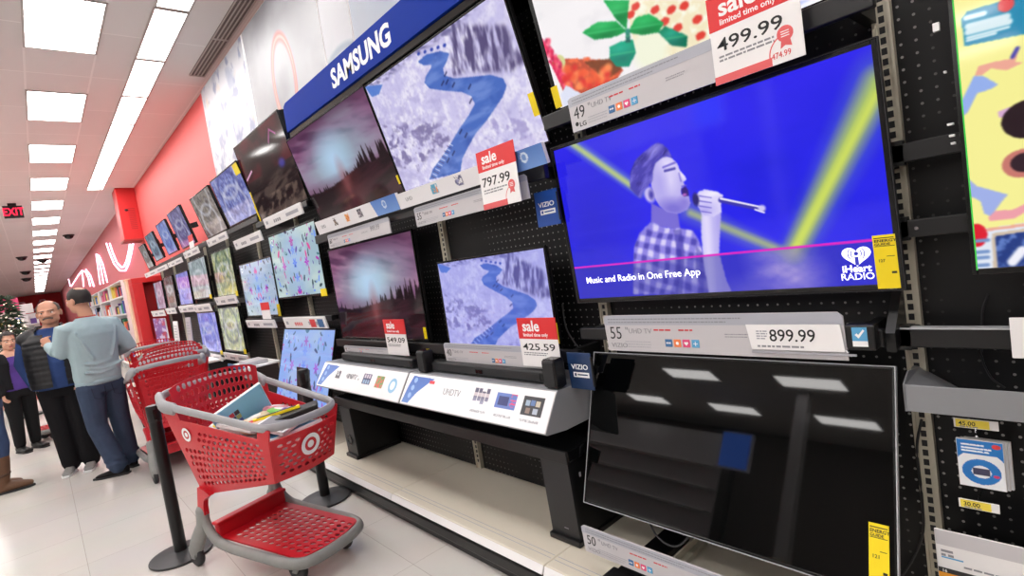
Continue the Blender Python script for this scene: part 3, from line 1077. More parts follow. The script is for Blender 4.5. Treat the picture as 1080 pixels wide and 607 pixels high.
def tv(label, dims, picf, nx, bez=.012, depth=.055, energy=None, stripe=0, edge=None, bracket=True, screen='screen'):
    Yl, Yr, Zb, Zt, Xb, Xt = dims
    w, h = Yl - Yr, math.hypot(Zt - Zb, Xt - Xb)
    Mx = wallM(Xb, Yl, Zb, Xt - Xb, Zt - Zb)
    t = thing('television', label, 'television', Mx, TVG)
    f = MB()
    for a in ((0, bez, 0, h), (w - bez, w, 0, h), (bez, w - bez, 0, bez * 1.3), (bez, w - bez, h - bez, h)):
        f.bev(*a, -.012, .003, .002)
    obj('bezel', f, 'bezel', t)
    if edge:
        e = MB()
        g = .003
        for a in ((-g, 0, -g, h + g), (w, w + g, -g, h + g), (0, w, -g, 0), (0, w, h, h + g)):
            e.box(*a, -.014, .004)
        obj('edge_trim', e, edge, t)
    s = MB().bev(.002, w - .002, .002, h - .002, -depth * .55, -.010, .006)
    s.bev(w * .12, w * .88, h * .1, h * .7, -depth, -depth * .5, .012)
    obj('back_shell', s, 'black', t)
    if bracket:
        q = MB().box(w * .5 - .12, w * .5 + .12, h * .35, h * .62, -depth - .012, -depth + .002)
        # arm back to the pegboard
        zb = (Xb + (Xt - Xb) * .5) - PEG
        q.box(w * .5 - .05, w * .5 + .05, h * .42, h * .55, min(zb + .012, -depth - .02), -depth)
        obj('wall_bracket', q, 'satin', t)
    inv = Mx.inverted()
    nrm = (Mx.to_3x3() @ Vector((0, 0, 1)))
    org = Mx.translation
    sw, sh = w - 2 * bez, h - 2.3 * bez

    def conv(px, py):
        r = Vector(ray(px, py))
        o = Vector((0, 0, H))
        k = (org - o).dot(nrm) / r.dot(nrm)
        l = inv @ (o + r * k)
        return ((l.x - bez) / sw, 1 - (l.y - bez * 1.3) / sh)
    T = Matrix.Translation((bez, bez * 1.3, 0))
    if picf is None:
        obj('screen', MB().box(bez, w - bez, bez * 1.3, h - bez, -.006, 0.0005), 'offscreen', t)
        sc_o = None
    else:
        ny = max(12, int(nx * h / w))
        P = picf(nx, ny, conv)
        P.asp = w / h
        sc_o = P.mesh('screen', sw, sh, .0005, screen, t, T)
    for (ex, ey, ew, eh, txt) in (energy or []):
        l = obj('energy_label', MB().box(ex, ex + ew, ey, ey + eh, .0006, .0045), 'yellow', t)
        if txt:
            b = MB()
            b.box(ex + ew * .06, ex + ew * .94, ey + eh * .94, ey + eh * .955, .0046, .005)
            b.box(ex + ew * .06, ex + ew * .94, ey + eh * .79, ey + eh * .80, .0046, .005)
            b.box(ex + ew * .55, ex + ew * .9, ey + eh * .60, ey + eh * .61, .0046, .005)
            b.box(ex + ew * .7, ex + ew * .92, ey + eh * .28, ey + eh * .32, .0046, .005)
            obj('fine_print', b, 'ink', l)
            text(l, 'ENERGY', eh * .07, ex + ew * .06, ey + eh * .87, .0046, 'ink', .02, sx=.9 * ew / eh * 4.2)
            text(l, 'GUIDE', eh * .06, ex + ew * .06, ey + eh * .81, .0046, 'ink', .02, sx=.9 * ew / eh * 4.4)
            text(l, txt, eh * .075, ex + ew * .15, ey + eh * .50, .0046, 'ink', .01)
    return t, w, h, conv, sc_o


# --- near televisions
t55, w55, h55, cv55, so = tv('large television showing a singer with a microphone on blue', (1.625, .386, 1.226, 1.931, 1.84, 1.806),
                             lambda nx, ny, c: pic_singer(nx, ny, c), 420, .014, energy=[(1.174, .005, .056, .158, '127')], edge='dark')


def on_tv(conv, w, h, px, py, bez=.014):
    u, v = conv(px, py)
    return bez + u * (w - 2 * bez), bez * 1.3 + (1 - v) * (h - 2.3 * bez)


k = 2.168
x, y = on_tv(cv55, w55, h55, 560 + 128 / k, 40 + 561 / k)
x2, _ = on_tv(cv55, w55, h55, 560 + 387 / k, 40 + 545 / k)
tt = text(t55, 'Music and Radio in One Free App', .040, x, y, .001, 'screen_txt', .004, name='caption')
wd = max(v.co.x for v in tt.data.vertices) - min(v.co.x for v in tt.data.vertices)
for v in tt.data.vertices:
    v.co.x = x + (v.co.x - x) * (x2 - x) / wd
x, y = on_tv(cv55, w55, h55, 560 + 746 / k, 40 + 537 / k)
text(t55, 'iHeart', .030, x, y + .004, .001, 'screen_txt', .022, 'CENTER', name='caption')
text(t55, 'RADIO', .029, x, y - .020, .001, 'screen_txt', .004, 'CENTER', name='caption')
# heart logo with the antenna figure
hx, hy = on_tv(cv55, w55, h55, 560 + 744 / k, 40 + 497 / k)
hb = MB()
pts = []
for i in range(40):
    a = 2 * PI * i / 40
    pts.append((hx + .0024 * 16 * math.sin(a) ** 3, hy + .0021 * (13 * math.cos(a) - 5 * math.cos(2 * a) - 2 * math.cos(3 * a) - math.cos(4 * a))))
hb.prism(pts[::-1], .0008, .0012)
obj('heart_logo', hb, 'screen_txt', t55)
hb = MB()
hb.cyl((hx, hy + .006, .0012), (hx, hy + .006, .0016), .006)
hb.box(hx - .005, hx + .005, hy - .03, hy - .004, .0012, .0016)
for s in (-1, 1):
    for r in (.014, .022):
        arc = [(hx + s * r * math.cos(a), hy + .006 + r * math.sin(a), .0014) for a in np.linspace(-.8, .8, 7)]
        hb.tube(arc, .0014, .0003, n=6)
obj('logo_marks', hb, emit('logo_blue', rgb(40, 44, 150), .9), t55)
text(t55, 'VIZIO', .011, w55 - .045, .003, .0032, 'inkgrey', .01)

ttLG, wL, hL, cvL, _ = tv('television showing green leaves on food, hung above the singer television', (1.545, .455, 2.055, 2.68, 1.80, 1.68),
                          lambda nx, ny, c: pic_food(nx, ny, c), 300, .02, energy=[(1.045, .03, .03, .11, None), (-.004, .03, .035, .09, None)])
t50, w50, h50, _, _ = tv('switched-off black television leaning back near the deck', (1.578, .434, .372, .991, 1.64, 1.85), None, 10, .007, .05,
                         energy=[(1.075, .008, .05, .19, '121')], edge='edge')
tY, wY, hY, cvY, _ = tv('television with yellow advert picture at the right edge', (.232, -1.02, 1.262, 2.04, 1.80, 1.815),
                        lambda nx, ny, c: pic_yellow(nx, ny, c), 720, .012)
g = MB()
g.box(.0095, .0125, .012, hY - .012, .001, .0042)
obj('green_edge', g, emit('green_glow', rgb(50, 170, 60), .6), tY)
t5, w5, h5, cv5, _ = tv('large television with winding blue river under the blue header sign', (2.862, 1.615, 1.955, 2.60, 1.80, 1.635),
                        lambda nx, ny, c: pic_river(nx, ny, c), 340, .009, .07, energy=[(1.205, .13, .035, .10, None)])
tv('large television with misty sunset forest picture under the blue header sign', (4.165, 2.866, 1.955, 2.61, 1.80, 1.63),
   lambda nx, ny, c: pic_sunset(nx, ny, False, 3), 240, .009, .07, energy=[(1.275, .07, .022, .055, None)])
tv('mid row television with pink sunset forest picture behind the long soundbar', (4.15, 2.87, 1.02, 1.74, 1.80, 1.80),
   lambda nx, ny, c: pic_sunset(nx, ny, True, 5), 240, .012, .06, energy=[(1.235, .02, .03, .075, None)])
dm1 = (2.655, 1.745, .985, 1.51, 1.80, 1.80)


def river40(nx, ny, c):
    # the same film as on the large river television, mapped onto this screen
    return pic_river(nx, ny, lambda px, py: cv5(px, py), .28)


tv('small television with violet river film behind the red 425.59 sale card', dm1, river40, 260, .012, .05, energy=[(.885, .055, .03, .10, None)])

# --- far televisions
K1 = lambda s, **k: (lambda nx, ny, c: pic_kaleido(nx, ny, s, **k))
MO = lambda s, a, b, c_: (lambda nx, ny, c: pic_mosaic(nx, ny, s, a, b, c_))
tv('dark television with red street picture left of the blue header sign', (5.60, 4.345, 2.18, 2.91, 1.80, 1.668), lambda nx, ny, c: pic_reflections(nx, ny), 150, .012, .13, energy=[(.0, .0, .02, .3, None)])  # what this dark screen mirrors is painted into its colours
far = [
    ('top row television with blue crowd picture and yellow sticker', [(221, 191), (247.6, 170), (274, 224), (243, 241)], 1.80, 1.666, MO(3, (104, 112, 176), (150, 160, 214), (70, 70, 130)), 110, 'corner'),
    ('top row television with brown and blue picture, left of the blue crowd television', [(199, 210), (219, 195), (240, 242.7), (220.4, 251.4)], 1.80, 1.667, MO(13, (120, 112, 104), (84, 78, 80), (160, 150, 140)), 90, None),
    ('top row television with violet picture after the gap in the row', [(175.3, 225), (188.3, 217), (206.6, 256), (193, 262.7)], 1.80, 1.675, MO(23, (98, 94, 140), (130, 128, 176), (66, 60, 96)), 70, None),
    ('top row television with light blue picture, third from the row end', [(164, 237.7), (172.8, 230.6), (188, 264.7), (178, 269)], 1.80, 1.69, MO(33, (98, 120, 186), (140, 160, 220), (70, 80, 140)), 60, None),
    ('top row television with teal picture, second last of the row', [(152, 249), (160.3, 244), (172.8, 272.7), (165.3, 275)], 1.80, 1.69, MO(43, (84, 112, 128), (120, 150, 170), (50, 64, 84)), 50, None),
    ('top row television with dim grey picture at the row end', [(146.5, 260.5), (150.8, 257), (163.5, 281), (156.5, 283.5)], 1.80, 1.70, MO(53, (104, 106, 100), (140, 142, 130), (70, 66, 70)), 40, None),
    ('large middle row television with pastel kaleidoscope picture', [(282.6, 248.8), (331.5, 231.3), (345.3, 310), (294, 316)], 1.80, 1.80, K1(4), 200, 'br'),
    ('middle row kaleidoscope television with small red sale card', [(251.3, 280), (285, 268.9), (297, 332), (262.6, 335)], 1.80, 1.80, K1(9, bg=(164, 182, 206)), 150, 'br2'),
    ('middle row television with green and gold arch picture', [(222.5, 265), (242.4, 261.6), (251.5, 310.6), (229.7, 314)], 1.80, 1.80, MO(63, (126, 142, 110), (196, 192, 120), (60, 84, 70)), 110, 'br'),
    ('middle row television with pale grey green picture', [(199, 276), (215, 269), (223.6, 312.4), (204.4, 317.8)], 1.80, 1.80, MO(73, (150, 166, 166), (184, 198, 196), (96, 110, 120)), 90, 'br'),
    ('middle row television with violet blue picture', [(184.4, 288.8), (197, 285), (204.4, 319.6), (191.7, 323.3)], 1.80, 1.80, MO(83, (128, 128, 210), (170, 170, 236), (96, 90, 170)), 70, None),
    ('middle row television with dark picture, second from the far end', [(171.7, 292.4), (180.8, 290.6), (188, 325), (178.5, 326)], 1.80, 1.80, MO(93, (88, 84, 84), (130, 120, 110), (50, 44, 50)), 50, None),
    ('middle row television with blue grey picture at the far end', [(160.8, 298), (169.5, 296), (176, 325), (167.5, 327)], 1.80, 1.80, MO(103, (120, 136, 160), (160, 176, 196), (80, 90, 110)), 50, None),
    ('low television with blue kaleidoscope picture leaning back by the cart', [(302.7, 346.3), (354.5, 345.5), (343, 425), (290, 425)], 1.64, 1.84, K1(14, bg=(150, 180, 232), tint=(140, 170, 250)), 180, None),
    ('bottom row television with green and yellow picture', [(230.8, 325), (251.5, 321.5), (258.8, 368.6), (237, 372)], 1.80, 1.80, MO(113, (150, 160, 120), (206, 210, 150), (80, 90, 110)), 100, 'br'),
    ('bottom row television with blue violet picture', [(208, 330.5), (226, 327), (235.2, 370.4), (215.2, 372.2)], 1.80, 1.80, MO(123, (112, 118, 206), (150, 156, 236), (84, 80, 170)), 90, 'br'),
]
for lab, q, Xb, Xt, pf, nx, st in far:
    d = tvquad(q, Xb, Xt)
    w, h = d[0] - d[1], d[3] - d[2]
    en = None
    if st == 'corner':
        en = [(w * .86, h * .80, w * .14, h * .2, None), (w * .95, .0, w * .05, h * .16, None)]
    elif st == 'br':
        en = [(w * .90, -.01, w * .10, h * .10, None)]
    elif st == 'br2':
        en = [(w * .93, .0, w * .07, h * .2, None)]
    tv(lab, d, pf, nx, .014, .06, energy=en)
# ------------------------------------------------------------------ label holders, price cards, header
def quad4(X, TL, TR, BR, BL):
    a, b, c, d = [onX(*p, X) for p in (TL, TR, BR, BL)]
    return (a.y + d.y) / 2, (b.y + c.y) / 2, (c.z + d.z) / 2, (a.z + b.z) / 2


def fineprint(parent, x0, x1, y, n, dy, hgt, m='inkgrey', z=.0032, seed=0):
    r = random.Random(seed)
    b = MB()
    for k in range(n):
        x = x0
        end = x1 - (x1 - x0) * (r.random() * .25 if k == n - 1 else r.random() * .05)
        while x < end:
            l = hgt * (1.2 + 3 * r.random())
            b.box(x, min(x + l, end), y - k * dy, y - k * dy + hgt, z, z + .0004)
            x += l + hgt * .7
    return obj('fine_print', b, m, parent)


def icons(parent, x, y, s, gap, z=.0032):
    for i in range(4):
        o = obj('icon', MB().bev(x + i * (s + gap), x + i * (s + gap) + s, y, y + s, z - .002, z + .0008, s * .12), 'ic%d' % (i + 1), parent)
        g = MB()
        xx = x + i * (s + gap)
        if i == 0:
            for k in range(3):
                g.box(xx + s * (.18 + k * .24), xx + s * (.34 + k * .24), y + s * .42, y + s * .62, z + .0008, z + .001)
        elif i == 1:
            g.cyl((xx + s * .5, y + s * .5, z + .0008), (xx + s * .5, y + s * .5, z + .001), s * .22, n=10)
        elif i == 2:
            g.prism([(xx + s * .5, y + s * .22), (xx + s * .8, y + s * .55), (xx + s * .66, y + s * .74), (xx + s * .5, y + s * .62), (xx + s * .34, y + s * .74), (xx + s * .2, y + s * .55)], z + .0008, z + .001)
        else:
            g.box(xx + s * .22, xx + s * .78, y + s * .46, y + s * .54, z + .0008, z + .001)
            g.box(xx + s * .46, xx + s * .54, y + s * .22, y + s * .78, z + .0008, z + .001)
        obj('glyph', g, 'inkwhite', o)


def big_holder(label, X, Yl, Yr, Zb, Zt, size, brand, dx=0.0, mark=True, band=.27, x_icon=.42, logo=False):
    w, h = Yl - Yr, Zt - Zb
    t = thing('label_holder', label, 'price label', wallM(X, Yl, Zb, dx, 1), 'large grey television labels')
    c = .012
    prof = [(0, 0), (w, 0), (w - .004, h - c), (w - c - .006, h), (c * .6, h), (-.006, h - c * .6)]
    obj('holder_plate', MB().prism(prof, -.004, .002), 'holder', t)
    b = MB().prism([(-.005, h * (1 - band)), (w - .003, h * (1 - band)), (w - .005, h - c), (w - c - .006, h - .002), (c * .6, h - .002), (-.006, h - c * .6)], .0021, .0028)
    obj('text_band', b, 'holder_dk', t)
    fineprint(t, .015, w * .66, h * (1 - band * .45), 2, h * .085, h * .028, 'inkgrey', .0029, 3)
    s = h * .50
    text(t, size, s, .016, h * .34, .0024, 'ink', -.006, sx=.86)
    nb = s * .54 * len(size)
    text(t, '"', s * .6, .016 + nb, h * .46, .0024, 'inkgrey', 0)
    text(t, 'UHD TV', h * .20, .032 + nb, h * .50, .0024, 'inkgrey', -.012)
    bx = .018
    if logo:
        m = MB().cyl((bx + h * .06, h * .20, .002), (bx + h * .06, h * .20, .0028), h * .06)
        obj('round_mark', m, 'ink', t)
        bx += h * .15
    text(t, brand, h * .18, bx, h * .10, .0024, 'inkgrey' if not logo else 'ink', .01 if logo else -.006, sx=1.2)
    icons(t, w * x_icon * .62, h * .16, h * .20, h * .05)
    fineprint(t, w * .26, w * .36, h * .58, 1, .01, h * .04, 'inkred', .0026, 5)
    fineprint(t, w * .38, w * .46, h * .58, 1, .01, h * .04, 'inkred', .0026, 6)
    fineprint(t, .018 + nb * .9, w * .24, h * .26, 3, h * .07, h * .022, 'inklight', .0026, 7)
    fineprint(t, w * .58, w * .68, h * .50, 2, h * .06, h * .02, 'inkgrey', .0026, 8)
    return t, w, h


def sale_card(label, X, Yl, Yr, Zb, Zt, zred, price, badge=None, bottom=True, group='red and white sale cards', small=False):
    w, h = Yl - Yr, Zt - Zb
    hr = Zt - zred
    t = thing('sale_card', label, 'price card', wallM(X, Yl, Zb), group)
    obj('card', MB().bev(0, w, 0, h, -.0015, .0015, .001), 'paper', t)
    hd = obj('red_header', MB().bev(-.001, w + .001, h - hr, h + .001, -.002, .0022, .001), 'red', t)
    if small:
        return t
    text(hd, 'sale', hr * .72, w * .13, h - hr * .62, .0023, 'inkwhite', .022, sx=min(1.05, w * .62 / (hr * .72 * 1.75)))
    text(hd, 'limited time only', hr * .24, w * .13, h - hr * .88, .0023, 'inkwhite', .012, sx=min(1, w * .74 / (hr * .24 * 7.1)))
    ps = (h - hr) * .34
    o = text(t, price, ps, w * .07, h - hr - (h - hr) * .40, .0018, 'ink', .006)
    xs = [v.co.x for v in o.data.vertices]
    x0, wd = min(xs), max(xs) - min(xs)
    tw = w * (.84 if not badge else .74)
    for v in o.data.vertices:
        v.co.x = w * .07 + (v.co.x - x0) * tw / wd
    fineprint(t, w * .08, w * .72, (h - hr) * .48, 2, (h - hr) * .07, (h - hr) * .035, 'inkgrey', .0018, 11)
    if bottom:
        obj('red_band', MB().box(0, w * (.66 if badge else 1), 0, (h - hr) * .15, .0015, .0021), 'redwash', t)
    if badge:
        bx, by, r = w * .82, (h - hr) * .48, w * .085
        b = MB().cyl((bx, by, .0015), (bx, by, .0024), r, n=18)
        b.prism([(bx - r * .7, by - r * 1.7), (bx - r * .1, by - r * 1.4), (bx + r * .7, by - r * 1.7), (bx + r * .5, by - r * .5), (bx - r * .5, by - r * .5)], .0015, .0022)
        arc = [(bx + w * .02 + w * .2 * math.cos(a), (h - hr) * .16 + w * .2 * math.sin(a), .002) for a in np.linspace(1.9, 3.3, 9)]
        b.tube(arc, .0018, .0005, n=6)
        obj('badge', b, 'redwash', t)
        r2 = MB()
        for k in range(3):
            r2.box(bx - r * .5, bx + r * .5, by + r * (.25 - k * .3), by + r * (.36 - k * .3), .0024, .0028)
        obj('badge_text', r2, 'paper', t)
        if len(badge) > 3:
            text(t, badge, (h - hr) * .15, w * .66, (h - hr) * .10, .0022, 'inkred', 0, sx=.82)
    return t


a = quad4(1.72, (600.4, 101.4), (749, 44), (752.7, 89), (604, 139))
big_holder('wide grey 49 inch television label below the food picture', 1.72, 1.413, .66, a[2], a[3], '49', 'LG', logo=True, x_icon=.40)
sale_card('large red sale card reading 499.99 at the top', 1.705, .797, .531, 1.925, 2.19, 2.087, '499.99', '474.99')
big_holder('wide grey 55 inch television label with white 899.99 price', 1.72, 1.387, .513, 1.04, 1.185, '55', 'VIZIO', x_icon=.50)
t = thing('price_card', 'white paper price card reading 899.99 on the grey label', 'price card', wallM(1.713, .79, 1.067))
obj('card', MB().prism([(0, 0), (.272, 0), (.265, .082), (-.012, .082)], -.001, .001), 'paper', t)
o = text(t, '899.99', .055, .06, .028, .0012, 'ink', .004, sx=.92)
fineprint(t, .02, .055, .058, 4, .008, .004, 'inklight', .0012, 9)
fineprint(t, .02, .17, .008, 1, .012, .006, 'inkgrey', .0012, 4)
q = MB().box(.0, .30, -.012, -.006, -.002, .003)
obj('card_rail', q, 'inklight', t)
big_holder('wide grey 50 inch television label at the bottom under the black screen', 1.5, 1.475, .60, .252, .362, '50', 'VIZIO', dx=.0, x_icon=.40)
big_holder('wide grey television label beneath the river screen, left of the 797.99 card', 1.705, 2.647, 1.70, 1.727, 1.838, '55', 'UHDTV', x_icon=.46)
t, w, h = big_holder('grey television label reading 999.99 above the pink sunset screen', 1.705, 3.88, 2.95, 1.733, 1.835, '60', 'UHDTV', x_icon=.45)
text(t, '999.99', .05, w * .72, h * .42, .0026, 'inkgrey', -.005, sx=.95)
sale_card('red sale card reading 797.99 under the winding river screen', 1.655, 1.967, 1.704, 1.718, 1.988, 1.893, '797.99', 'y')
big_holder('grey 40 inch television label behind the 425.59 card', 1.70, 2.56, 1.66, .935, 1.045, '40', 'UHDTV', x_icon=.75)
sale_card('red sale card reading 425.59 on the right of the violet river screen', 1.685, 1.89, 1.638, .954, 1.186, 1.087, '425.59', bottom=False)
big_holder('grey television label behind the 549.09 card and the soundbar', 1.72, 3.96, 3.04, .935, .985, '60', 'UHDTV', x_icon=.45)
sale_card('red sale card reading 549.09 below the pink sunset screen', 1.70, 3.24, 2.97, .95, 1.186, 1.09, '549.09', bottom=False)


def graphic_strip(label, X, Yl, Yr, Zb, Zt, blue0, blue1, marks):
    w, h = Yl - Yr, Zt - Zb
    t = thing('graphic_strip', label, 'sign strip', wallM(X, Yl, Zb, -.25, 1), 'white picture strips under the big screens')
    obj('strip', MB().bev(0, w, 0, h, -.02, .001, .003), 'white', t)
    P = Pic(int(160 * w), 24, (236, 235, 238), w / h)
    U, V = P.U, P.V
    s = (blue1 - blue0)
    mk = ((U > blue0 + .03 * (V)) & (U < blue1 - .0 + .02 * V)).astype(float)
    P.fill(mk, (86, 128, 200))
    P.fill(mk * np.clip(V, 0, 1), (128, 166, 224), .7)
    P.fill(P.ellm(blue0 + s * .5, .40, .26, .26), (226, 238, 250), .9)
    P.fill(P.ellm(blue0 + s * .5, .40, .16, .16), (110, 150, 214), .9)
    for (u, c1, c2) in marks:
        P.fill(((abs(U - u) < .025) & (abs(V - .45) < .28)).astype(float) * (fbm(U * 8, V, 9, int(u * 90)) > .42), c1)
        P.fill(((abs(U - u) < .018) & (abs(V - .5) < .16)).astype(float) * (fbm(U * 9, V, 12, int(u * 70)) > .5), c2)
    P.mesh('graphic', w, h, .0016, 'print', t)
    text(t, 'UHD', h * .36, w * marks[0][3] if len(marks[0]) > 3 else w * .07, h * .38, .002, 'inkgrey', -.005)
    return t


graphic_strip('white picture strip with blue end under the misty sunset screen', 1.69, 3.985, 2.77, 1.853, 1.952, .74, 1.0, [(.28, (70, 60, 60), (130, 110, 90)), (.44, (230, 160, 90), (200, 110, 60)), (.60, (70, 70, 80), (120, 110, 120))])
graphic_strip('white picture strip with blue end under the winding river screen', 1.69, 2.765, 1.55, 1.85, 1.94, .80, 1.0, [(.32, (90, 170, 200), (240, 150, 90)), (.50, (90, 90, 130), (150, 150, 190))])


def small_strip(label, X, TL, TR, BR, BL, tilt=-.18, pics=0):
    Yl, Yr, Zb, Zt = quad4(X, TL, TR, BR, BL)
    w, h = Yl - Yr, Zt - Zb
    t = thing('price_strip', label, 'price label', wallM(X, Yl, Zb, tilt, 1), 'small white price strips on the rails')
    obj('strip', MB().bev(0, w, 0, h, -.012, .001, .003), 'white', t)
    obj('fine_print', MB().box(w * .06, w * .12, h * .35, h * .65, .0011, .0018), 'inklight', t)
    obj('fine_print', MB().box(w * .62, w * .92, h * .32, h * .62, .0011, .0018), 'inklight', t)
    b = MB()
    for k in range(4):
        b.box(w * (.28 + k * .05), w * (.315 + k * .05), h * .25, h * .55, .0011, .0018)
    obj('icon_row', b, 'redwash' if pics else 'inkgrey', t)
    for k in range(pics):
        obj('printed_picture', MB().box(w * (.66 + k * .17), w * (.78 + k * .17), h * .12, h * .8, .0018, .0024), 'ic1' if k else 'inkred', t)
    return t


small_strip('white price strip under the dark television with the red street', 1.70, (278.9, 231.3), (317.7, 212.5), (320, 225), (280.6, 241.3))
small_strip('white price strip above the middle row kaleidoscope with red sale card', 1.70, (247.6, 253.8), (275, 242.6), (277.6, 252.6), (248.8, 263.9))
small_strip('white price strip under the brown and blue top row screen', 1.70, (218.8, 253.8), (238.8, 242.6), (240.6, 252), (220, 260))
small_strip('white price strip under the violet top row screen', 1.70, (194, 266.5), (209, 259), (210.4, 266.5), (195.3, 272.7))
small_strip('white price strip under the light blue top row screen', 1.70, (177.8, 277.7), (191.6, 270), (192.3, 275.5), (178.3, 283))
small_strip('long white price strip at the far end of the top row', 1.70, (152.8, 287.7), (176.6, 279), (177, 284), (154, 292.5))
small_strip('white price strip with two pictures under the large kaleidoscope screen', 1.72, (300, 334.5), (344, 332.7), (345.8, 345.3), (302, 346.5), pics=2)
small_strip('white price strip under the kaleidoscope screen with red sale card', 1.72, (260, 336.5), (290, 337.7), (292, 345.7), (262, 345.3))
small_strip('white price strip between the arch screen and the green yellow screen', 1.72, (227.5, 312.7), (250, 311), (250.8, 320), (228.8, 321.5))
small_strip('white price strip under the pale grey green screen', 1.72, (205, 321.5), (222.5, 319.5), (223, 327.7), (206, 329.5))
small_strip('white price strip under the violet blue middle row screen', 1.72, (189, 322.5), (205.4, 320.8), (206.6, 328.3), (190.3, 329.5))
small_strip('white price strip under the dark middle row screen', 1.72, (175.3, 325), (185.3, 324), (186, 330), (176.5, 331.5))
small_strip('white price strip under the last middle row screen', 1.72, (160.3, 328), (172.8, 326.3), (175.3, 332.5), (161.5, 334))
small_strip('white price strip under the green and yellow bottom screen', 1.72, (236.7, 370.9), (261.7, 374.6), (264.2, 381.6), (238, 379.6))
small_strip('white price strip under the blue violet bottom screen', 1.72, (214, 370.9), (233, 373.4), (235, 380.5), (216, 378))
a = onX(276, 319, 1.715)
b = onX(288, 336, 1.715)
sale_card('tiny red sale card clipped below a middle row kaleidoscope screen', 1.70, a.y, b.y, b.z, a.z, a.z - (a.z - b.z) * .45, '', small=True)
a = onX(199, 249, 1.69)
b = onX(206, 260, 1.69)
sale_card('tiny red sale card clipped under the violet top row screen', 1.68, a.y, b.y, b.z, a.z, a.z - (a.z - b.z) * .5, '', small=True)

# blue header
yl, yr = 4.085, 1.3
# (letters span the photograph's lettering on the fascia)
t = thing('header_sign', 'long blue header sign with white lettering above the screens', 'sign', wallM(1.62, yl, 2.655))
prof = [(0, 0), (yl - yr, 0), (yl - yr, .205), (.05, .205), (.012, .19), (-.0, .16)]
obj('fascia', MB().prism(prof, -.30, 0), 'blue', t)
obj('lower_lip', MB().bev(.01, yl - yr, -.045, -.003, -.29, -.012, .004), 'gloss', t)
a, b = onX(350, 88, 1.618), onX(410.5, 33, 1.618)
o = text(t, 'SAMSUNG', .16, yl - a.y, .048, .0005, 'inkwhite', .032)
xs = [v.co.x for v in o.data.vertices]
x0, wd = min(xs), max(xs) - min(xs)
for v in o.data.vertices:
    v.co.x = (yl - a.y) + (v.co.x - x0) * (a.y - b.y) / wd

# picture boards above the screens
X = 2.2


def board(label, yl, yr, zb, zt, paint):
    t = thing('picture_board', label, 'wall poster', wallM(X, yl, zb), 'tall picture boards above the televisions')
    w, h = yl - yr, zt - zb
    obj('board', MB().bev(0, w, 0, h, -.098, 0, .006), 'white', t)
    P = Pic(200, 130, (172, 172, 178), w / h)
    paint(P)
    P.mesh('printed_picture', w - .02, h - .02, .001, 'print', t, Matrix.Translation((.01, .01, 0)))


def paint_faces(P):
    U, V = P.U, P.V
    n = fbm(U, V, 6, 2)
    P.fill(np.clip((n - .52) * 5, 0, 1), (120, 126, 150), .8)
    P.fill(np.clip((fbm(U, V, 12, 12) - .58) * 7, 0, 1), (80, 88, 124), .7)
    P.fill(np.clip((fbm(U, V, 5, 22) - .62) * 7, 0, 1), (190, 160, 130), .8)
    P.fill(P.ellm(.08, .93, .06, .05, soft=.5), (226, 206, 40), .8)
    P.fill((U > .985).astype(float), (250, 250, 252))


def paint_grey(P):
    U, V = P.U, P.V
    n = fbm(U, V, 3, 5)
    P.fill(np.clip((n - .35) * 3, 0, 1), (128, 128, 132), .9)
    P.fill(P.ellm(.12, .55, .35, .35, soft=.8), (104, 104, 108), .7)
    P.fill(P.ellm(.75, .30, .3, .3, soft=.8), (120, 120, 124), .7)
    d = np.sqrt(((U - .50) * P.asp / .17) ** 2 + ((V - .52) / .26) ** 2)
    P.fill(np.clip(1.4 - abs(d - 1) * 8, 0, 1), (196, 84, 76), .85)
    P.fill(np.clip(1.2 - abs(d - 1) * 18, 0, 1), (210, 150, 140), .8)


def paint_white(P):
    U, V = P.U, P.V
    P.fill(np.clip((fbm(U, V, 3, 8) - .5) * 3, 0, 1), (150, 158, 168), .6)
    d = np.sqrt(((U - .50) * P.asp / .2) ** 2 + ((V - .72) / .1) ** 2)
    P.fill(np.clip(1.4 - abs(d - 1) * 5, 0, 1), (122, 136, 152), .9)


def paint_sky(P):
    U, V = P.U, P.V
    P.fill(np.clip(1 - V, 0, 1), (128, 146, 170), .9)
    P.fill(np.clip((fbm(U, V, 4, 18) - .5) * 4, 0, 1), (156, 168, 184), .7)


board('white picture board with pale figures, leftmost above the screens', 8.36, 6.37, 2.45, 4.40, paint_faces)
board('grey picture board with a blurred pink ring', 6.36, 4.42, 2.75, 4.40, paint_grey)
board('white picture board with a grey ring behind the blue header', 4.41, 3.89, 2.75, 4.40, paint_white)
board('pale blue picture board behind the blue header at the top', 3.88, 1.2, 2.85, 4.40, paint_sky)

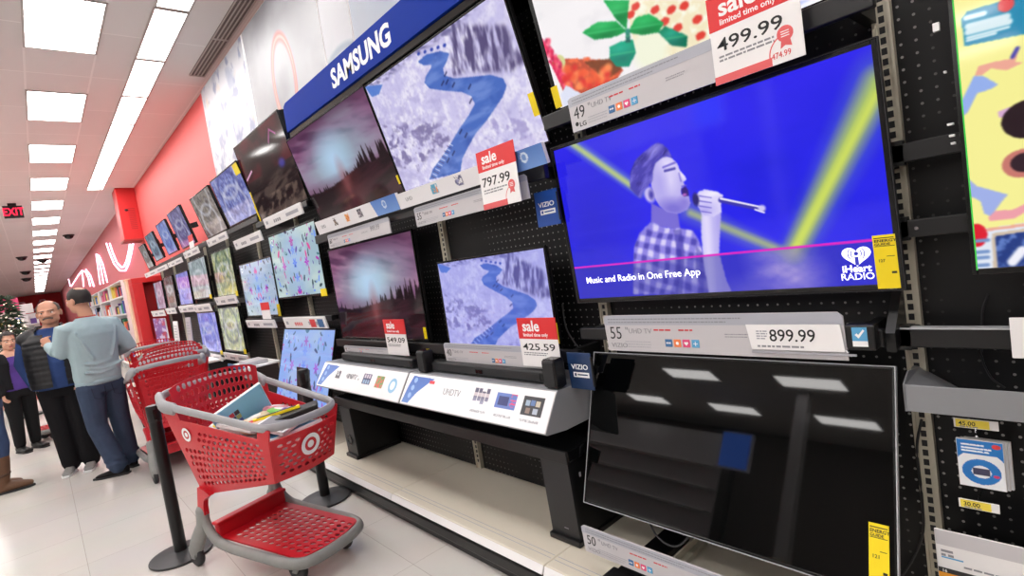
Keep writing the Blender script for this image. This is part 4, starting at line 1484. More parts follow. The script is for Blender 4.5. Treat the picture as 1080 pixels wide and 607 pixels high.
# ------------------------------------------------------------------ demo counter: sloped sign shelves, soundbars, bench
SH = [('white sloped sign shelf under the pink sunset screen', 4.07, 2.825, 0), ('white sloped sign shelf under the violet river screen', 2.815, 1.60, 1)]
for lab, yl, yr, kind in SH:
    w = yl - yr
    t = thing('sign_shelf', lab, 'display shelf', Matrix.Translation((1.6, yl, 0)), 'sloped sign shelves')
    # body: wedge in the x-z plane, extruded along the wall
    prof = [(-.105, .722), (-.10, .715), (.02, .70), (.365, .70), (.365, .86), (.0, .882), (-.004, .876)]
    T = Matrix(((1, 0, 0, 0), (0, 0, -1, 0), (0, 1, 0, 0), (0, 0, 0, 1)))
    mb = MB().prism(prof, .002, w - .002, 0, T)
    obj('body', mb, 'shelfgrey', t)
    # sloped face frame: x right, y up the slope, z out
    p0, p1 = Vector((-.108, 0, .722)), Vector((-.004, 0, .879))
    ly = (p1 - p0).normalized()
    lx = Vector((0, -1, 0))
    lz = lx.cross(ly)
    S = Matrix.Translation(p0) @ Matrix((lx, ly, lz)).transposed().to_4x4()
    h = (p1 - p0).length
    pn = obj('sign_panel', MB().bev(.004, w - .004, .002, h - .002, -.002, .004, .002), 'white', t, M4=S)
    P = Pic(520, 80, (238, 238, 240), w / h)
    U, V = P.U, P.V
    fl = P.poly([(.012, .95), (.03, .40), (.05, .06), (.235 if kind else .23, .08), (.19, .25), (.12, .58), (.07, .95)], raw=True)
    P.fill(fl, (64, 108, 190))
    P.fill(fl * np.clip(V * 1.2 - .2, 0, 1), (126, 166, 224), .5)
    for yy in (.2, .45, .7):
        P.fill(P.ellm(.085 - .03 * yy, yy, .09, .09) * fl, (160, 196, 236), .8)
    if kind:
        for cx in (.562, .588, .612, .638):
            m_ = (abs(U - cx) < .011) * (abs(V - .36 + .05 * math.sin(cx * 90)) < .18)
            P.fill(m_, (92, 88, 112)); P.fill(m_ * np.clip((V - .3) * 4, 0, 1), (150, 150, 176)); P.fill(m_ * (abs(V - .34) < .05), (200, 190, 196))
        pass
        m_ = (abs(U - .755) < .06) * (abs(V - .40) < .20)
        P.fill(m_, (96, 120, 190)); P.fill(m_ * (abs(V - .4) < .12) * (abs(U - .74) < .03), (40, 50, 110)); P.fill(m_ * (U > .78) * (fbm(U, V, 30, 2) > .5), (220, 70, 120))
        m_ = (abs(U - .905) < .055) * (abs(V - .42) < .24)
        P.fill(m_, (44, 44, 50))
        for cx, cy, cc in ((.878, .36, (150, 170, 190)), (.905, .34, (90, 120, 170)), (.932, .36, (190, 180, 160)), (.885, .54, (130, 110, 100)), (.925, .54, (170, 180, 196))):
            P.fill((abs(U - cx) < .012) * (abs(V - cy) < .07), cc)
        for u in (.60, .755, .905):
            P.fill((abs(U - u) < .05) * (abs(V - .80) < .03) * (fbm(U * 9, V, 30, 4) > .4), (176, 176, 182))
        P.fill((abs(U - .22) < .02) * (abs(V - .2) < .05), (220, 60, 70))
    else:
        P.fill((abs(U - .25) < .03) * (abs(V - .42) < .16) * (fbm(U * 8, V, 12, 3) > .4), (90, 90, 100))
        P.fill((abs(U - .44) < .09) * (abs(V - .42) < .09) * (fbm(U * 8, V, 12, 5) > .5), (150, 150, 156))
        m_ = (abs(U - .615) < .045) * (abs(V - .42) < .2)
        P.fill(m_, (70, 70, 110)); 
        for cx in (.59, .615, .64):
            for cy in (.32, .52):
                P.fill((abs(U - cx) < .009) * (abs(V - cy) < .07), (200, 190, 204) if cy < .4 else (140, 170, 200))
        m_ = (abs(U - .76) < .04) * (abs(V - .45) < .22)
        P.fill(m_, (214, 90, 80)); P.fill(m_ * (fbm(U * 5, V, 18, 6) > .5), (110, 150, 80))
        P.fill(P.ellm(.90, .5, .26, .26), (140, 190, 224)); P.fill(P.ellm(.90, .5, .15, .15), (226, 240, 250))
    P.mesh('graphic', w - .012, h - .008, .0045, 'print', pn, Matrix.Translation((.006, .004, 0)))
    text(pn, 'UHDTV' if kind else 'UHDTV', .05, w * (.33 if kind else .37), h * .50, .0052, 'inkgrey', -.012, sx=.9)

# soundbars and the small speakers beside them
for lab, yl, yr, xx, hh in (('black soundbar under the pink sunset screen', 3.90, 2.875, 1.655, .055), ('black soundbar between the two small speakers', 2.68, 1.735, 1.655, .055)):
    t = thing('soundbar', lab, 'soundbar', Matrix.Translation((xx, yl, .882)), 'black soundbars on the sign shelves')
    w = yl - yr
    obj('body', MB().bev(0, .085, -w, 0, .004, hh + .004, .012), 'black', t)
    g = MB().bev(-.003, .004, -w + .02, -.02, .010, hh - .002, .003)
    obj('front_grille', g, mat('grille_cloth', rgb(34, 34, 36), .8, var=.2, scale=300), t)
    obj('receiver_window', MB().bev(-.005, -.002, -w * .53, -w * .47, .018, .04, .001), 'gloss', t)
    f = MB().box(.02, .07, -.12, -.06, 0, .006).box(.02, .07, -w + .06, -w + .12, 0, .006)
    obj('feet', f, 'rubber', t)
for lab, y, xx, z0 in (('small black cube speaker left of the second soundbar', 2.65, 1.605, .884), ('small black cube speaker at the right end of the sign shelf', 1.602, 1.60, .884)):
    t = thing('cube_speaker', lab, 'speaker', Matrix.Translation((xx, y, z0)), 'small black cube speakers')
    obj('body', MB().bev(0, .068, 0, .078, .004, .128, .008), 'black', t)
    obj('front_grille', MB().bev(-.004, .004, .006, .072, .012, .12, .003), mat('speaker_cloth', rgb(36, 36, 38), .85, var=.2, scale=300), t)
    obj('top_plate', MB().bev(.006, .062, .006, .072, .127, .131, .002), 'gloss', t)
    obj('feet', MB().box(.01, .058, .01, .068, 0, .006), 'rubber', t)

# bench under the shelves
t = thing('display_bench', 'long glossy black bench with two box legs under the sign shelves', 'bench', Matrix.Translation((1.60, 1.60, 0)))
L = 2.42
XZ = Matrix(((1, 0, 0, 0), (0, 0, -1, 0), (0, 1, 0, 0), (0, 0, 0, 1)))
obj('bench_top', MB().bev(0, .355, 0, L, .555, .607, .006), 'gloss', t)
obj('front_rail', MB().bev(-.012, .004, .0, L, .55, .609, .004), 'satin', t)
for y, x0 in ((.02, .03), (2.15, .0)):
    lg = obj('leg', MB().prism([(x0, .185), (.345, .185), (.345, .555), (x0 - .012, .555)], -y - .165, -y, 0, XZ), 'black', t)
    obj('front_panel', MB().prism([(x0 - .010, .186), (x0 + .004, .186), (x0 - .010, .545), (x0 - .022, .545)], -y - .168, -y + .002, 0, XZ), 'dark', lg)
    obj('foot_plate', MB().bev(x0 - .028, .345, y - .01, y + .175, DECK_Z + .001, .188, .005), 'black', lg)
    if y > 1:
        obj('port', MB().lathe([(.038, 0), (.040, .004), (.034, .008), (.028, .004), (.01, .002)], 20, 0, Matrix.Translation((x0 - .017, y + .08, .30)) @ Matrix.Rotation(-PI / 2, 4, 'Y')), 'gloss', lg)
    else:
        obj('port_row', MB().prism([(.075, .462), (.085, .462), (.085, .482), (.075, .482), ], -y, -y + .002, 0, XZ), 'inklight', lg)
        obj('mark', MB().box(x0 - .0125, x0 - .010, y + .06, y + .085, .225, .229), 'inkgrey', lg)
for lab, y, z in (('thin black cable hanging under the bench', 3.2, .45), ):
    pts = [(1.90, 3.05, .62), (1.88, 3.03, .5), (1.90, 3.06, .36), (1.95, 3.1, .3)]
    tag(obj('cable', MB().tube(smooth_path(pts, .1), .004, n=6), 'rubber'), lab, 'cable')

# below the switched-off television: stand bracket, cable
t = thing('stand_plate', 'flat black stand plate on the deck beside the bench leg', 'stand', Matrix.Translation((1.47, 1.30, DECK_Z)))
obj('plate', MB().bev(0, .44, -.05, .06, .001, .035, .006), 'black', t)
obj('front_block', MB().bev(-.03, .06, -.055, .065, .001, .05, .006), 'satin', t)
t = thing('shelf_bracket', 'cream metal bracket lying on the deck under the black screen', 'bracket', Matrix.Translation((1.50, 1.19, DECK_Z)))
obj('strip', MB().bev(0, .42, -.016, .016, .001, .022, .003), 'cream', t)
obj('flange', MB().bev(0, .42, .010, .017, .001, .05, .002), 'cream', t)
pts = [onX(684, 548, 1.68), onX(690, 562, 1.66), onX(702, 574, 1.64), onX(716, 577, 1.64), onX(727, 565, 1.67), onX(728, 560, 1.70)]
tag(obj('cable', MB().tube(smooth_path(pts, .08), .0042, n=6), 'rubber'), 'black cable loop hanging below the switched-off screen', 'cable')

# ------------------------------------------------------------------ flags, tags and the right-hand bay


def flag(label, X, TL, TR, BR, BL, m):
    Yl, Yr, Zb, Zt = quad4(X, TL, TR, BR, BL)
    w, h = Yl - Yr, Zt - Zb
    t = thing('brand_flag', label, 'sign', wallM(X, Yl, Zb), 'blue brand flags')
    obj('panel', MB().bev(0, w, 0, h, -.006, 0, .002), m, t)
    o = text(t, 'VIZIO', h * .19, w * .16, h * .55, .0004, 'inkwhite', .015)
    xs = [v.co.x for v in o.data.vertices]
    x0, wd = min(xs), max(xs) - min(xs)
    for v in o.data.vertices:
        v.co.x = w * .14 + (v.co.x - x0) * w * .70 / wd
    obj('caption_bar', MB().box(w * .20, w * .86, h * .33, h * .47, .0002, .0008), 'inkwhite', t)
    b = MB().box(w * .25, w * .33, h * .36, h * .44, .0008, .0012).box(w * .38, w * .80, h * .385, h * .42, .0008, .0012)
    obj('caption_print', b, m, t)
    obj('hinge', MB().bev(w - .004, w + .006, h * .1, h * .9, -.008, .002, .002), 'black', t)
    return t, w, h


t, w, h = flag('bright blue brand flag left of the singer television', 1.79, (563, 201), (588, 200), (590, 237), (567, 239), 'blueflag')
t, w, h = flag('navy brand flag at the corner of the switched-off television', 1.69, (600, 372), (625, 372), (624, 410), (600, 410), 'navy')

t = thing('tag_box', 'small black box with blue check mark label beside the 899.99 card', 'label box', wallM(1.715, .515, 1.072))
obj('box', MB().bev(0, .075, 0, .075, -.04, 0, .006), 'black', t)
obj('blue_label', MB().box(.018, .056, .012, .068, .0002, .0008), 'ic4', t)
obj('label_base', MB().box(.018, .056, .012, .028, .0009, .0013), 'inkwhite', t)
obj('check_mark', MB().prism([(.025, .046), (.030, .051), (.034, .046), (.046, .062), (.050, .058), (.034, .036)], .001, .0015), 'inkwhite', t)
obj('hook', MB().tube([(.003, .004, .0), (.003, .0, .008), (.008, -.004, .012)], .003, n=6), 'chrome', t)

for lab, y0, y1, z0, z1, x0, screw in (('upper black mounting rail between the upright and the yellow screen', .405, -.30, 1.585, 1.637, 1.87, 0),
                                       ('lower black mounting rail beside the yellow screen', .412, -.30, 1.37, 1.42, 1.87, 1),
                                       ('long black mounting rail above the grey shelf', .43, -.60, 1.05, 1.105, 1.86, 0)):
    t = thing('mounting_rail', lab, 'rail', Matrix.Translation((x0, y0, (z0 + z1) / 2)), 'black mounting rails of the right bay')
    h = (z1 - z0) / 2
    obj('bar', MB().bev(0, .025, y1 - y0, 0, -h, h, .003), 'satin', t)
    obj('bracket', MB().box(.02, PEG - x0 - .024, -.05, -.012, -h, h * .9).box(.0, .03, -.04, .015, -h * 1.3, h * 1.4), 'black', t)
    obj('bracket', MB().box(.02, PEG - x0 - .002, -.66, -.63, -h, h * .9), 'black', t)
    if screw:
        obj('screw', MB().cyl((-.003, -.06, 0), (.001, -.06, 0), .005, n=8), 'chrome', t)
    if y1 < -.5:
        obj('top_lip', MB().box(-.004, .03, y1 - y0, 0, h, h + .004), 'edge', t)
t = thing('arm_bracket', 'slanted black bracket fixed to the upright by the check mark box', 'bracket', Matrix.Translation((1.80, .425, 1.05)))
obj('arm', MB().prism([(0, 0), (.145, .03), (.145, .16), (.12, .16), (0, .055)], -.012, .012, 0, Matrix(((1, 0, 0, 0), (0, 0, -1, 0), (0, 1, 0, 0), (0, 0, 0, 1)))), 'black', t)
# shiny lit pegs and clips at the yellow screen's edge
t = thing('screen_clips', 'bright little cable clips left of the yellow screen', 'clips', wallM(1.83, .27, 1.60))
for i, (x, z, w) in enumerate(((.002, .30, .014), (.015, .19, .006), (.012, .055, .014), (.014, .025, .012), (.016, .005, .010))):
    obj('clip', MB().bev(x, x + w, z, z + (.022 if i == 0 else .006), -.01, .004, .001), 'inkwhite', t)

t = thing('shelf_label', 'white price label cut by the right edge above the grey shelf', 'price label', wallM(1.75, .165, 1.056))
obj('card', MB().bev(0, .5, 0, .102, -.004, 0, .002), 'white', t)
text(t, '55', .055, .03, .042, .0006, 'ink', -.01)
text(t, 'VIZIO', .02, .03, .014, .0006, 'inkgrey', -.01)

t = thing('grey_shelf', 'grey metal shelf with folded end in the right bay', 'shelf', Matrix.Translation((1.75, .396, .893)))
obj('front_lip', MB().bev(0, .008, -1.2, 0, 0, .077, .002), 'grey', t)
obj('tray', MB().box(.006, .215, -1.2, -.002, .004, .010), 'grey', t)
obj('end_plate', MB().prism([(.0, .0), (.21, .0), (.21, .075), (.06, .10), (.0, .077)], -.0, .004, 0, Matrix(((1, 0, 0, 0), (0, 0, -1, 0), (0, 1, 0, 0), (0, 0, 0, 1)))), 'grey', t)
obj('gusset', MB().add([(.004, -.001, .077), (.20, -.001, .077), (.20, -.10, .012), (.004, -.12, .077), (.18, .01, .085)], [(0, 1, 4), (0, 3, 2, 1), (0, 4, 1)]), 'grey', t)

# peg hooks with gift cards and yellow tags
t = thing('peg_hook', 'chrome peg hook holding the blue and white card packs', 'hook', Matrix.Translation((PEG, .255, .815)))
obj('wire', MB().tube([(-.002, 0, 0), (-.15, 0, 0), (-.165, 0, .008)], .0025, n=8), 'chrome', t)
obj('label_wire', MB().tube([(-.002, 0, .03), (-.17, 0, .03), (-.172, 0, .02)], .002, n=8), 'chrome', t)
for i in range(3):
    t = thing('card_pack', ('blue and white card pack with a printed ring, front of the hook', 'white card pack edge showing behind the front card pack', 'rearmost white card pack on the hook')[i], 'card pack',
              wallM(1.818 + .022 * i, .3025 - .005 * i, .672 - .006 * i), 'card packs on the peg hook')
    w, h = .098, .135
    P = Pic(60, 84, (238, 240, 244), w / h)
    U, V = P.U, P.V
    if i == 0:
        P.fill((V < .42).astype(float), (24, 120, 200))
        P.fill(P.ellm(.5, .62, .42, .42) * (V > .30), (238, 242, 246))
        d = np.sqrt(((U - .5) * w / h / .31) ** 2 + ((V - .66) / .27) ** 2)
        P.fill(((d < 1) & (d > .5)).astype(float), (24, 120, 200))
        P.fill(((abs(U - .5) < .18) & (abs(V - .66) < .07)).astype(float), (60, 60, 90))
        P.fill(P.ellm(.82, .72, .05, .03), (210, 60, 110))
        P.fill(P.ellm(.86, .09, .07, .05), (224, 60, 60))
        for v_, a_ in ((.10, .6), (.17, .75), (.23, .7)):
            P.fill(((abs(V - v_) < .018) & (U > .1) & (U < a_)).astype(float) * (fbm(U * 9, V, 14, 3) > .3), (236, 246, 252))
    obj('pack', MB().bev(0, w, 0, h, -.012, 0, .002), 'white', t)
    P.mesh('printed_front', w - .003, h - .003, .0006, 'print', t, Matrix.Translation((.0015, .0015, 0)))
for lab, yy, zz, w, txt in (('yellow price tag reading 45.00 above the card packs', .300, .845, .092, '45.00'), ('yellow price tag reading 30.00 under the card packs', .306, .615, .085, '30.00')):
    t = thing('price_tag', lab, 'price tag', wallM(1.80, yy, zz - .0), 'yellow peg price tags')
    obj('tag', MB().bev(0, w, 0, .026, -.002, 0, .001), 'white', t)
    obj('yellow_field', MB().box(.004, w * .8, .002, .024, .0002, .0006), mat('tag_yellow', rgb(236, 214, 70), .5), t)
    text(t, txt, .016, .010, .008, .0008, 'ink', .01)
    fineprint(t, .012, w * .7, .003, 1, .01, .003, 'inkgrey', .0008, 2)
t = thing('peg_hook', 'chrome peg hook carrying the lower yellow tag', 'hook', Matrix.Translation((PEG, .268, .63)))
obj('wire', MB().tube([(-.002, 0, 0), (-.165, 0, 0), (-.169, 0, -.004)], .0025, n=8), 'chrome', t)

t = thing('product_label', 'white and amber product label shelf front at the bottom right', 'label strip', wallM(1.78, .365, .40))
obj('plate', MB().bev(0, .8, 0, .145, -.006, 0, .003), 'white', t)
obj('grey_top', MB().box(.002, .8, .10, .143, .0002, .0008), 'holder', t)
obj('dark_band', MB().box(.002, .8, .018, .032, .0002, .0008), 'dark', t)
obj('amber_band', MB().box(.002, .8, .001, .018, .0002, .0009), mat('amber', rgb(226, 150, 30), .5), t)
obj('blue_line', MB().box(.012, .06, .062, .066, .0002, .0008), 'ic4', t)
fineprint(t, .012, .04, .08, 2, .012, .007, 'inkgrey', .0008, 2)
fineprint(t, .06, .16, .045, 1, .01, .005, 'inkgrey', .0008, 5)
text(t, '16', .012, .010, .020, .001, 'inkwhite', .01)
obj('shelf_board', MB().box(0, .8, .0, .012, -.185, -.006), 'satin', t)
pts = [onX(945, 450, 1.94), onX(944, 475, 1.94), onX(952, 560, 1.93), onX(960, 585, 1.93), onX(972, 560, 1.95)]
pts = [onX(972, 442, 1.93), onX(966, 470, 1.93), onX(972, 520, 1.93), onX(975, 560, 1.93), onX(966, 585, 1.93), onX(952, 607, 1.93)]
tag(obj('cable', MB().tube(smooth_path(pts, .1), .004, n=6), 'rubber'), 'thin black cable down beside the right upright', 'cable')
pts = [onX(1042, 310, 1.95), onX(1036, 325, 1.95), onX(1035, 380, 1.95), onX(1046, 400, 1.95), onX(1060, 409, 1.95)]
tag(obj('cable', MB().tube(smooth_path(pts, .1), .003, n=6), 'dark'), 'faint dark cable curving down to the grey shelf', 'cable')
pts = [onX(593, 320, 1.9), onX(596, 345, 1.88), onX(606, 362, 1.86), onX(616, 372, 1.84)]
tag(obj('cable', MB().tube(smooth_path(pts, .1), .005, n=6), 'rubber'), 'black cable running down behind the 425.59 card', 'cable')
# ------------------------------------------------------------------ stanchions
def stanchion(label, x, y, h):
    t = thing('stanchion', label, 'post', Matrix.Translation((x, y, 0)), 'black queue posts')
    obj('base', MB().lathe([(.165, 0), (.17, .006), (.168, .014), (.12, .024), (.05, .030), (.034, .034)], 32), mat('post_base', rgb(58, 58, 60), .45, var=.06), t, True)
    obj('pole', MB().lathe([(.034, .03), (.034, h - .10)], 24), 'black', t, True)
    obj('belt_head', MB().lathe([(.034, h - .10), (.037, h - .095), (.037, h - .012), (.034, h - .004), (.02, h)], 24), 'satin', t, True)
    obj('belt_slot', MB().box(-.008, .008, -.0385, -.03, h - .085, h - .025), 'gloss', t)


stanchion('black queue post in front of the loaded red cart', .425, 3.80, .93)
stanchion('black queue post behind the loaded cart by the deck shelf', 1.285, 3.70, .93)


# ------------------------------------------------------------------ shopping carts
def perf(mb, P, rows, cols, rs=.62, rt=.62, slant=0.0, stagger=True, solid=lambda s, t: False, n=8):
    """panel P(s, t) -> point, made of cells that each carry an oval hole"""
    for r in range(rows):
        off = .5 if (stagger and r % 2) else 0
        edges = sorted(set([0.0] + [(c + off) / cols for c in range(cols + 1) if 0 < (c + off) / cols < 1] + [1.0]))
        t0, t1 = r / rows, (r + 1) / rows
        for s0, s1 in zip(edges[:-1], edges[1:]):
            sm, tm = (s0 + s1) / 2, (t0 + t1) / 2
            if (s1 - s0) < .7 / cols or solid(sm, tm):
                mb.add([P(s0, t0), P(s1, t0), P(s1, t1), P(s0, t1)], [(0, 1, 2, 3)])
                continue
            out = [(s0, t0), (sm, t0), (s1, t0), (s1, tm), (s1, t1), (sm, t1), (s0, t1), (s0, tm)]
            inn = []
            for k in range(8):
                a = -3 * PI / 4 + k * PI / 4
                x, y = math.cos(a) * rs, math.sin(a) * rt
                inn.append((sm + (x + slant * y) * (s1 - s0) / 2, tm + y * (t1 - t0) / 2))
            mb.add([P(*q) for q in out] + [P(*q) for q in inn], [(k, (k + 1) % 8, 8 + (k + 1) % 8, 8 + k) for k in range(8)])


def bil(a, b, c, d, bow=None):
    a, b, c, d = map(Vector, (a, b, c, d))

    def P(s, t):
        p = (a * (1 - s) + b * s) * (1 - t) + (d * (1 - s) + c * s) * t
        return p + bow(s, t) if bow else p
    return P


def bullseye(parent, c, nx, up, r, name='emblem'):
    """white ring and white centre, flat on the plastic"""
    n = Vector(nx).normalized()
    u = Vector(up)
    u = (u - n * u.dot(n)).normalized()
    v = n.cross(u)
    c = Vector(c)
    mb = MB()
    N = 28

    def ring(r0, r1):
        vs, fs = [], []
        for k in range(N):
            a = 2 * PI * k / N
            d = u * math.sin(a) + v * math.cos(a)
            vs += [c + d * r0 + n * .004, c + d * r1 + n * .004]
        for k in range(N):
            j = (k + 1) % N
            fs.append((2 * k, 2 * k + 1, 2 * j + 1, 2 * j))
        mb.add(vs, fs)
    ring(r * .62, r)
    ring(0.0001, r * .34)
    disc = MB()
    vs = [c + (u * math.sin(2 * PI * k / N) + v * math.cos(2 * PI * k / N)) * r + n * .0025 for k in range(N)]
    disc.add(vs, [tuple(range(N))])
    d = obj('emblem_disc', disc, 'cartred', parent)
    return obj('emblem', mb, 'inkwhite', d)


def make_cart(label, group, front_emblem=True):
    t = thing('shopping_cart', label, 'shopping cart', None, group)
    RZ, FZ = .955, .825          # rim height rear and front
    RR, FR = (0.0, .285), (.835, .21)
    BR, BF = (.12, .21, .42), (.765, .185, .535)
    b = MB()
    bow = lambda s_: (lambda s, tt: Vector((0, s_ * .018 * math.sin(PI * tt) * math.sin(PI * min(1, s * 1.0)), 0)))
    lip = .045
    for sg in (-1, 1):
        A, B_ = (RR[0] + .02, sg * (RR[1] - .006), RZ - .066), (FR[0] - .02, sg * (FR[1] - .0), FZ - .066)
        D_, C_ = (BR[0], sg * BR[1], BR[2]), (BF[0] - .0, sg * BF[1], BF[2])
        P = bil(D_, C_, B_, A, bow(sg))
        sol = lambda s, q: q < .09 or q > .95 or s < .08 or s > .94 or (s < .29 and q > .64)
        perf(b, P, 11, 18, .74, .74, .30, True, sol)
        # the red edge meets the rim only at the corners; between them a gap stays open
        A_, B2 = Vector(A), Vector(B_)
        U0, U1 = Vector((RR[0], sg * RR[1], RZ - .01)), Vector((FR[0], sg * FR[1], FZ - .01))
        for s0, s1 in ((0, .16), (.90, 1)):
            b.add([A_.lerp(B2, s0), A_.lerp(B2, s1), U0.lerp(U1, s1), U0.lerp(U1, s0)], [(0, 1, 2, 3)])
    # front, slightly bowed outwards
    fb = lambda s, q: Vector((.035 * math.sin(PI * s), 0, 0))
    A, B_ = (FR[0] - .02, -FR[1], FZ - .066), (FR[0] - .02, FR[1], FZ - .066)
    D_, C_ = (BF[0], -BF[1], BF[2]), (BF[0], BF[1], BF[2])
    Pf = bil(D_, C_, B_, A, fb)
    solf = lambda s, q: s < .10 or s > .92 or q < .10 or q > .93 or ((s - .5) / .19) ** 2 + ((q - .62) / .26) ** 2 < 1
    perf(b, Pf, 9, 9, .66, .70, .0, True, solf)
    # basket floor
    Pb = bil((BR[0], -BR[1], BR[2]), (BF[0], -BF[1], BF[2]), (BF[0], BF[1], BF[2]), (BR[0], BR[1], BR[2]))
    NB = 8
    for i in range(NB):
        s0, s1 = i / NB, (i + 1) / NB
        b.add([Pb(s0, 0), Pb(s1, 0), Pb(s1, 1), Pb(s0, 1)], [(0, 1, 2, 3)])
    b.add([Pf(s / 6, 0) for s in range(7)] + [Pb(1, 1)], [tuple(range(7))])
    bk = obj('basket', b, 'cartred', t, False, None, .007)
    # legs of the basket, red down to the grey frame
    for sg in (-1, 1):
        lg = MB()
        # plate: rear edge, narrowing downward
        pts = [(.035, .60), (.20, .44), (.30, .425), (.17, .405), (.135, .37), (.135, .30), (.055, .30), (.06, .40)]
        pts = [(.115, .47), (.098, .41), (.070, .31), (.138, .31), (.142, .36), (.156, .395), (.19, .420), (.23, .434), (.18, .46)]
        T = Matrix(((1, 0, 0, 0), (0, 0, 1, sg * .224 - .014), (0, 1, 0, 0), (0, 0, 0, 1)))
        lg.prism(pts, 0, .028, 0, T)
        obj('basket_leg', lg, 'cartred', t)
    # grey rim with the handle at the rear
    path = [(.03, -.287, RZ), (FR[0] - .03, -FR[1] - .008, FZ), (FR[0] + .035, -.12, FZ - .004), (FR[0] + .042, 0, FZ - .004), (FR[0] + .035, .12, FZ - .004), (FR[0] - .03, FR[1] + .008, FZ), (.03, .287, RZ), (-.055, .25, RZ + .045), (-.075, .12, RZ + .055), (-.075, -.12, RZ + .055), (-.055, -.25, RZ + .045)]
    rim = MB().tube(smooth_path(path, .11, 5, True), .014, .021, n=10, closed=True)
    rm = obj('rim', rim, 'cartgrey', t, True)
    for sg in (-1, 1):
        kn = MB()
        kn.tube(smooth_path([(.11, sg * .275, RZ - .022), (.03, sg * .292, RZ - .005), (-.045, sg * .262, RZ + .038)], .06, 4), .024, .036, n=12, round_caps=True)
        obj('rim_knuckle', kn, 'cartgrey', rm, True)
    # rear gate / child seat back with oblong openings
    gt = MB()
    arch = lambda s, q: Vector((0, 0, .045 * q * math.sin(PI * s) ** .6))
    Pg = bil((.135, -.205, .46), (.135, .205, .46), (.07, .262, 1.035), (.07, -.262, 1.035), arch)
    perf(gt, Pg, 11, 17, .78, .72, 0, False, lambda s, q: s < .06 or s > .94)
    g = obj('rear_gate', gt, 'cartred', t, False, None, .007)
    gs = MB()
    Pg2 = bil((.02, -.205, .66), (.02, .205, .66), (-.015, .235, .90), (-.015, -.235, .90))
    sol2 = lambda s, q: not ((abs(s - .27) < .14 or abs(s - .73) < .14) and .3 < q < .88) and (abs(s - .5) < .05 or s < .06 or s > .94 or q > .9)
    perf(gs, Pg2, 6, 14, .74, .70, 0, False, lambda s, q: s < .06 or s > .94 or q > .93)
    obj('child_seat_front', gs, 'cartred', t, False, None, .007)
    # grey base frame
    fr = MB()
    ring = [(.10, -.222, .33), (.115, -.226, .24), (.20, -.232, .168), (.34, -.234, .15), (.78, -.222, .135), (.885, -.19, .132), (.915, -.09, .132), (.92, 0, .132), (.915, .09, .132), (.885, .19, .132), (.78, .222, .135), (.34, .234, .15), (.20, .232, .168), (.115, .226, .24), (.10, .222, .33)]
    fr.tube(smooth_path(ring, .07, 4), .024, .030, n=10)
    for sg in (-1, 1):
        fr.tube(smooth_path([(.095, sg * .224, .33), (.085, sg * .228, .24), (.03, sg * .24, .16), (-.015, sg * .245, .085)], .06, 4), [.030] * 5 + [.034] * 7, [.045] * 5 + [.052] * 7, up=(1, 0, 0.3), n=12, round_caps=True)
    obj('base_frame', fr, 'wornGrey', t, True)
    # red lower tray
    tr = MB()
    Pt = bil((.20, -.205, .175), (.86, -.195, .155), (.86, .195, .155), (.20, .205, .175), lambda s, q: Vector((.045 * s * math.sin(PI * q), 0, 0)))
    perf(tr, Pt, 11, 12, .70, .74, 0, False, lambda s, q: s < .06 or q < .06 or q > .94)
    obj('lower_tray', tr, 'cartred', t, False, None, .008)
    obj('tray_lip', MB().bev(.165, .205, -.215, .215, .17, .262, .012).bev(.155, .215, -.22, .22, .245, .265, .008), 'cartred', t)
    # casters
    for sg in (-1, 1):
        for x, y, r, a in ((-.005, .248, .062, .1), (.765, .150, .068, .5)):
            fk = MB().cyl((x + (.06 if x > .5 else .0), sg * y, .115), (x + (.06 if x > .5 else .0), sg * y, .135), .026, n=12)
            for dy in (-.022, .022):
                fk.prism([(x - .018, .05), (x + .018, .05), (x + .07 if x > .5 else x + .03, .118), (x + .02 if x > .5 else x - .03, .118)], sg * y + dy - .003, sg * y + dy + .003, 0, Matrix(((1, 0, 0, 0), (0, 0, 1, 0), (0, 1, 0, 0), (0, 0, 0, 1))))
            f = obj('caster', fk, 'wornGrey', t)
            wl = MB()
            T = Matrix.Translation((x, sg * y, r)) @ Matrix.Rotation(PI / 2, 4, 'X')
            wl.lathe([(.02, -.016), (r - .012, -.017), (r - .003, -.013), (r, -.006), (r, .006), (r - .003, .013), (r - .012, .017), (.02, .016)], 28, 0, T)
            wh = obj('wheel', wl, 'rubber', f, True)
    # emblems
    for sg in (-1, 1):
        A, B_ = Vector((RR[0] + .02, sg * (RR[1] - .006), RZ - .055)), Vector((FR[0] - .02, sg * FR[1], FZ - .06))
        D_, C_ = Vector((BR[0], sg * BR[1], BR[2])), Vector((BF[0], sg * BF[1], BF[2]))
        P = bil(D_, C_, B_, A, bow(sg))
        n = (P(.25, .7) - P(.1, .7)).cross(P(.15, .8) - P(.15, .6))
        if n.y * sg < 0:
            n = -n
        bullseye(t, P(.175, .80) + n.normalized() * .004, n, (0, 0, 1), .040)
    n = (Pf(.6, .6) - Pf(.4, .6)).cross(Pf(.5, .7) - Pf(.5, .5))
    if n.x < 0:
        n = -n
    bullseye(t, Pf(.5, .62) + n.normalized() * .005, n, (0, 0, 1), .058)
    return t


def cart_at(t, x, y, ax, ay):
    a = Vector((ax, ay, 0)).normalized()
    v = Vector((-a.y, a.x, 0))
    t.matrix_world = Matrix.Translation((x, y, 0)) @ Matrix((a, v, Vector((0, 0, 1)))).transposed().to_4x4()


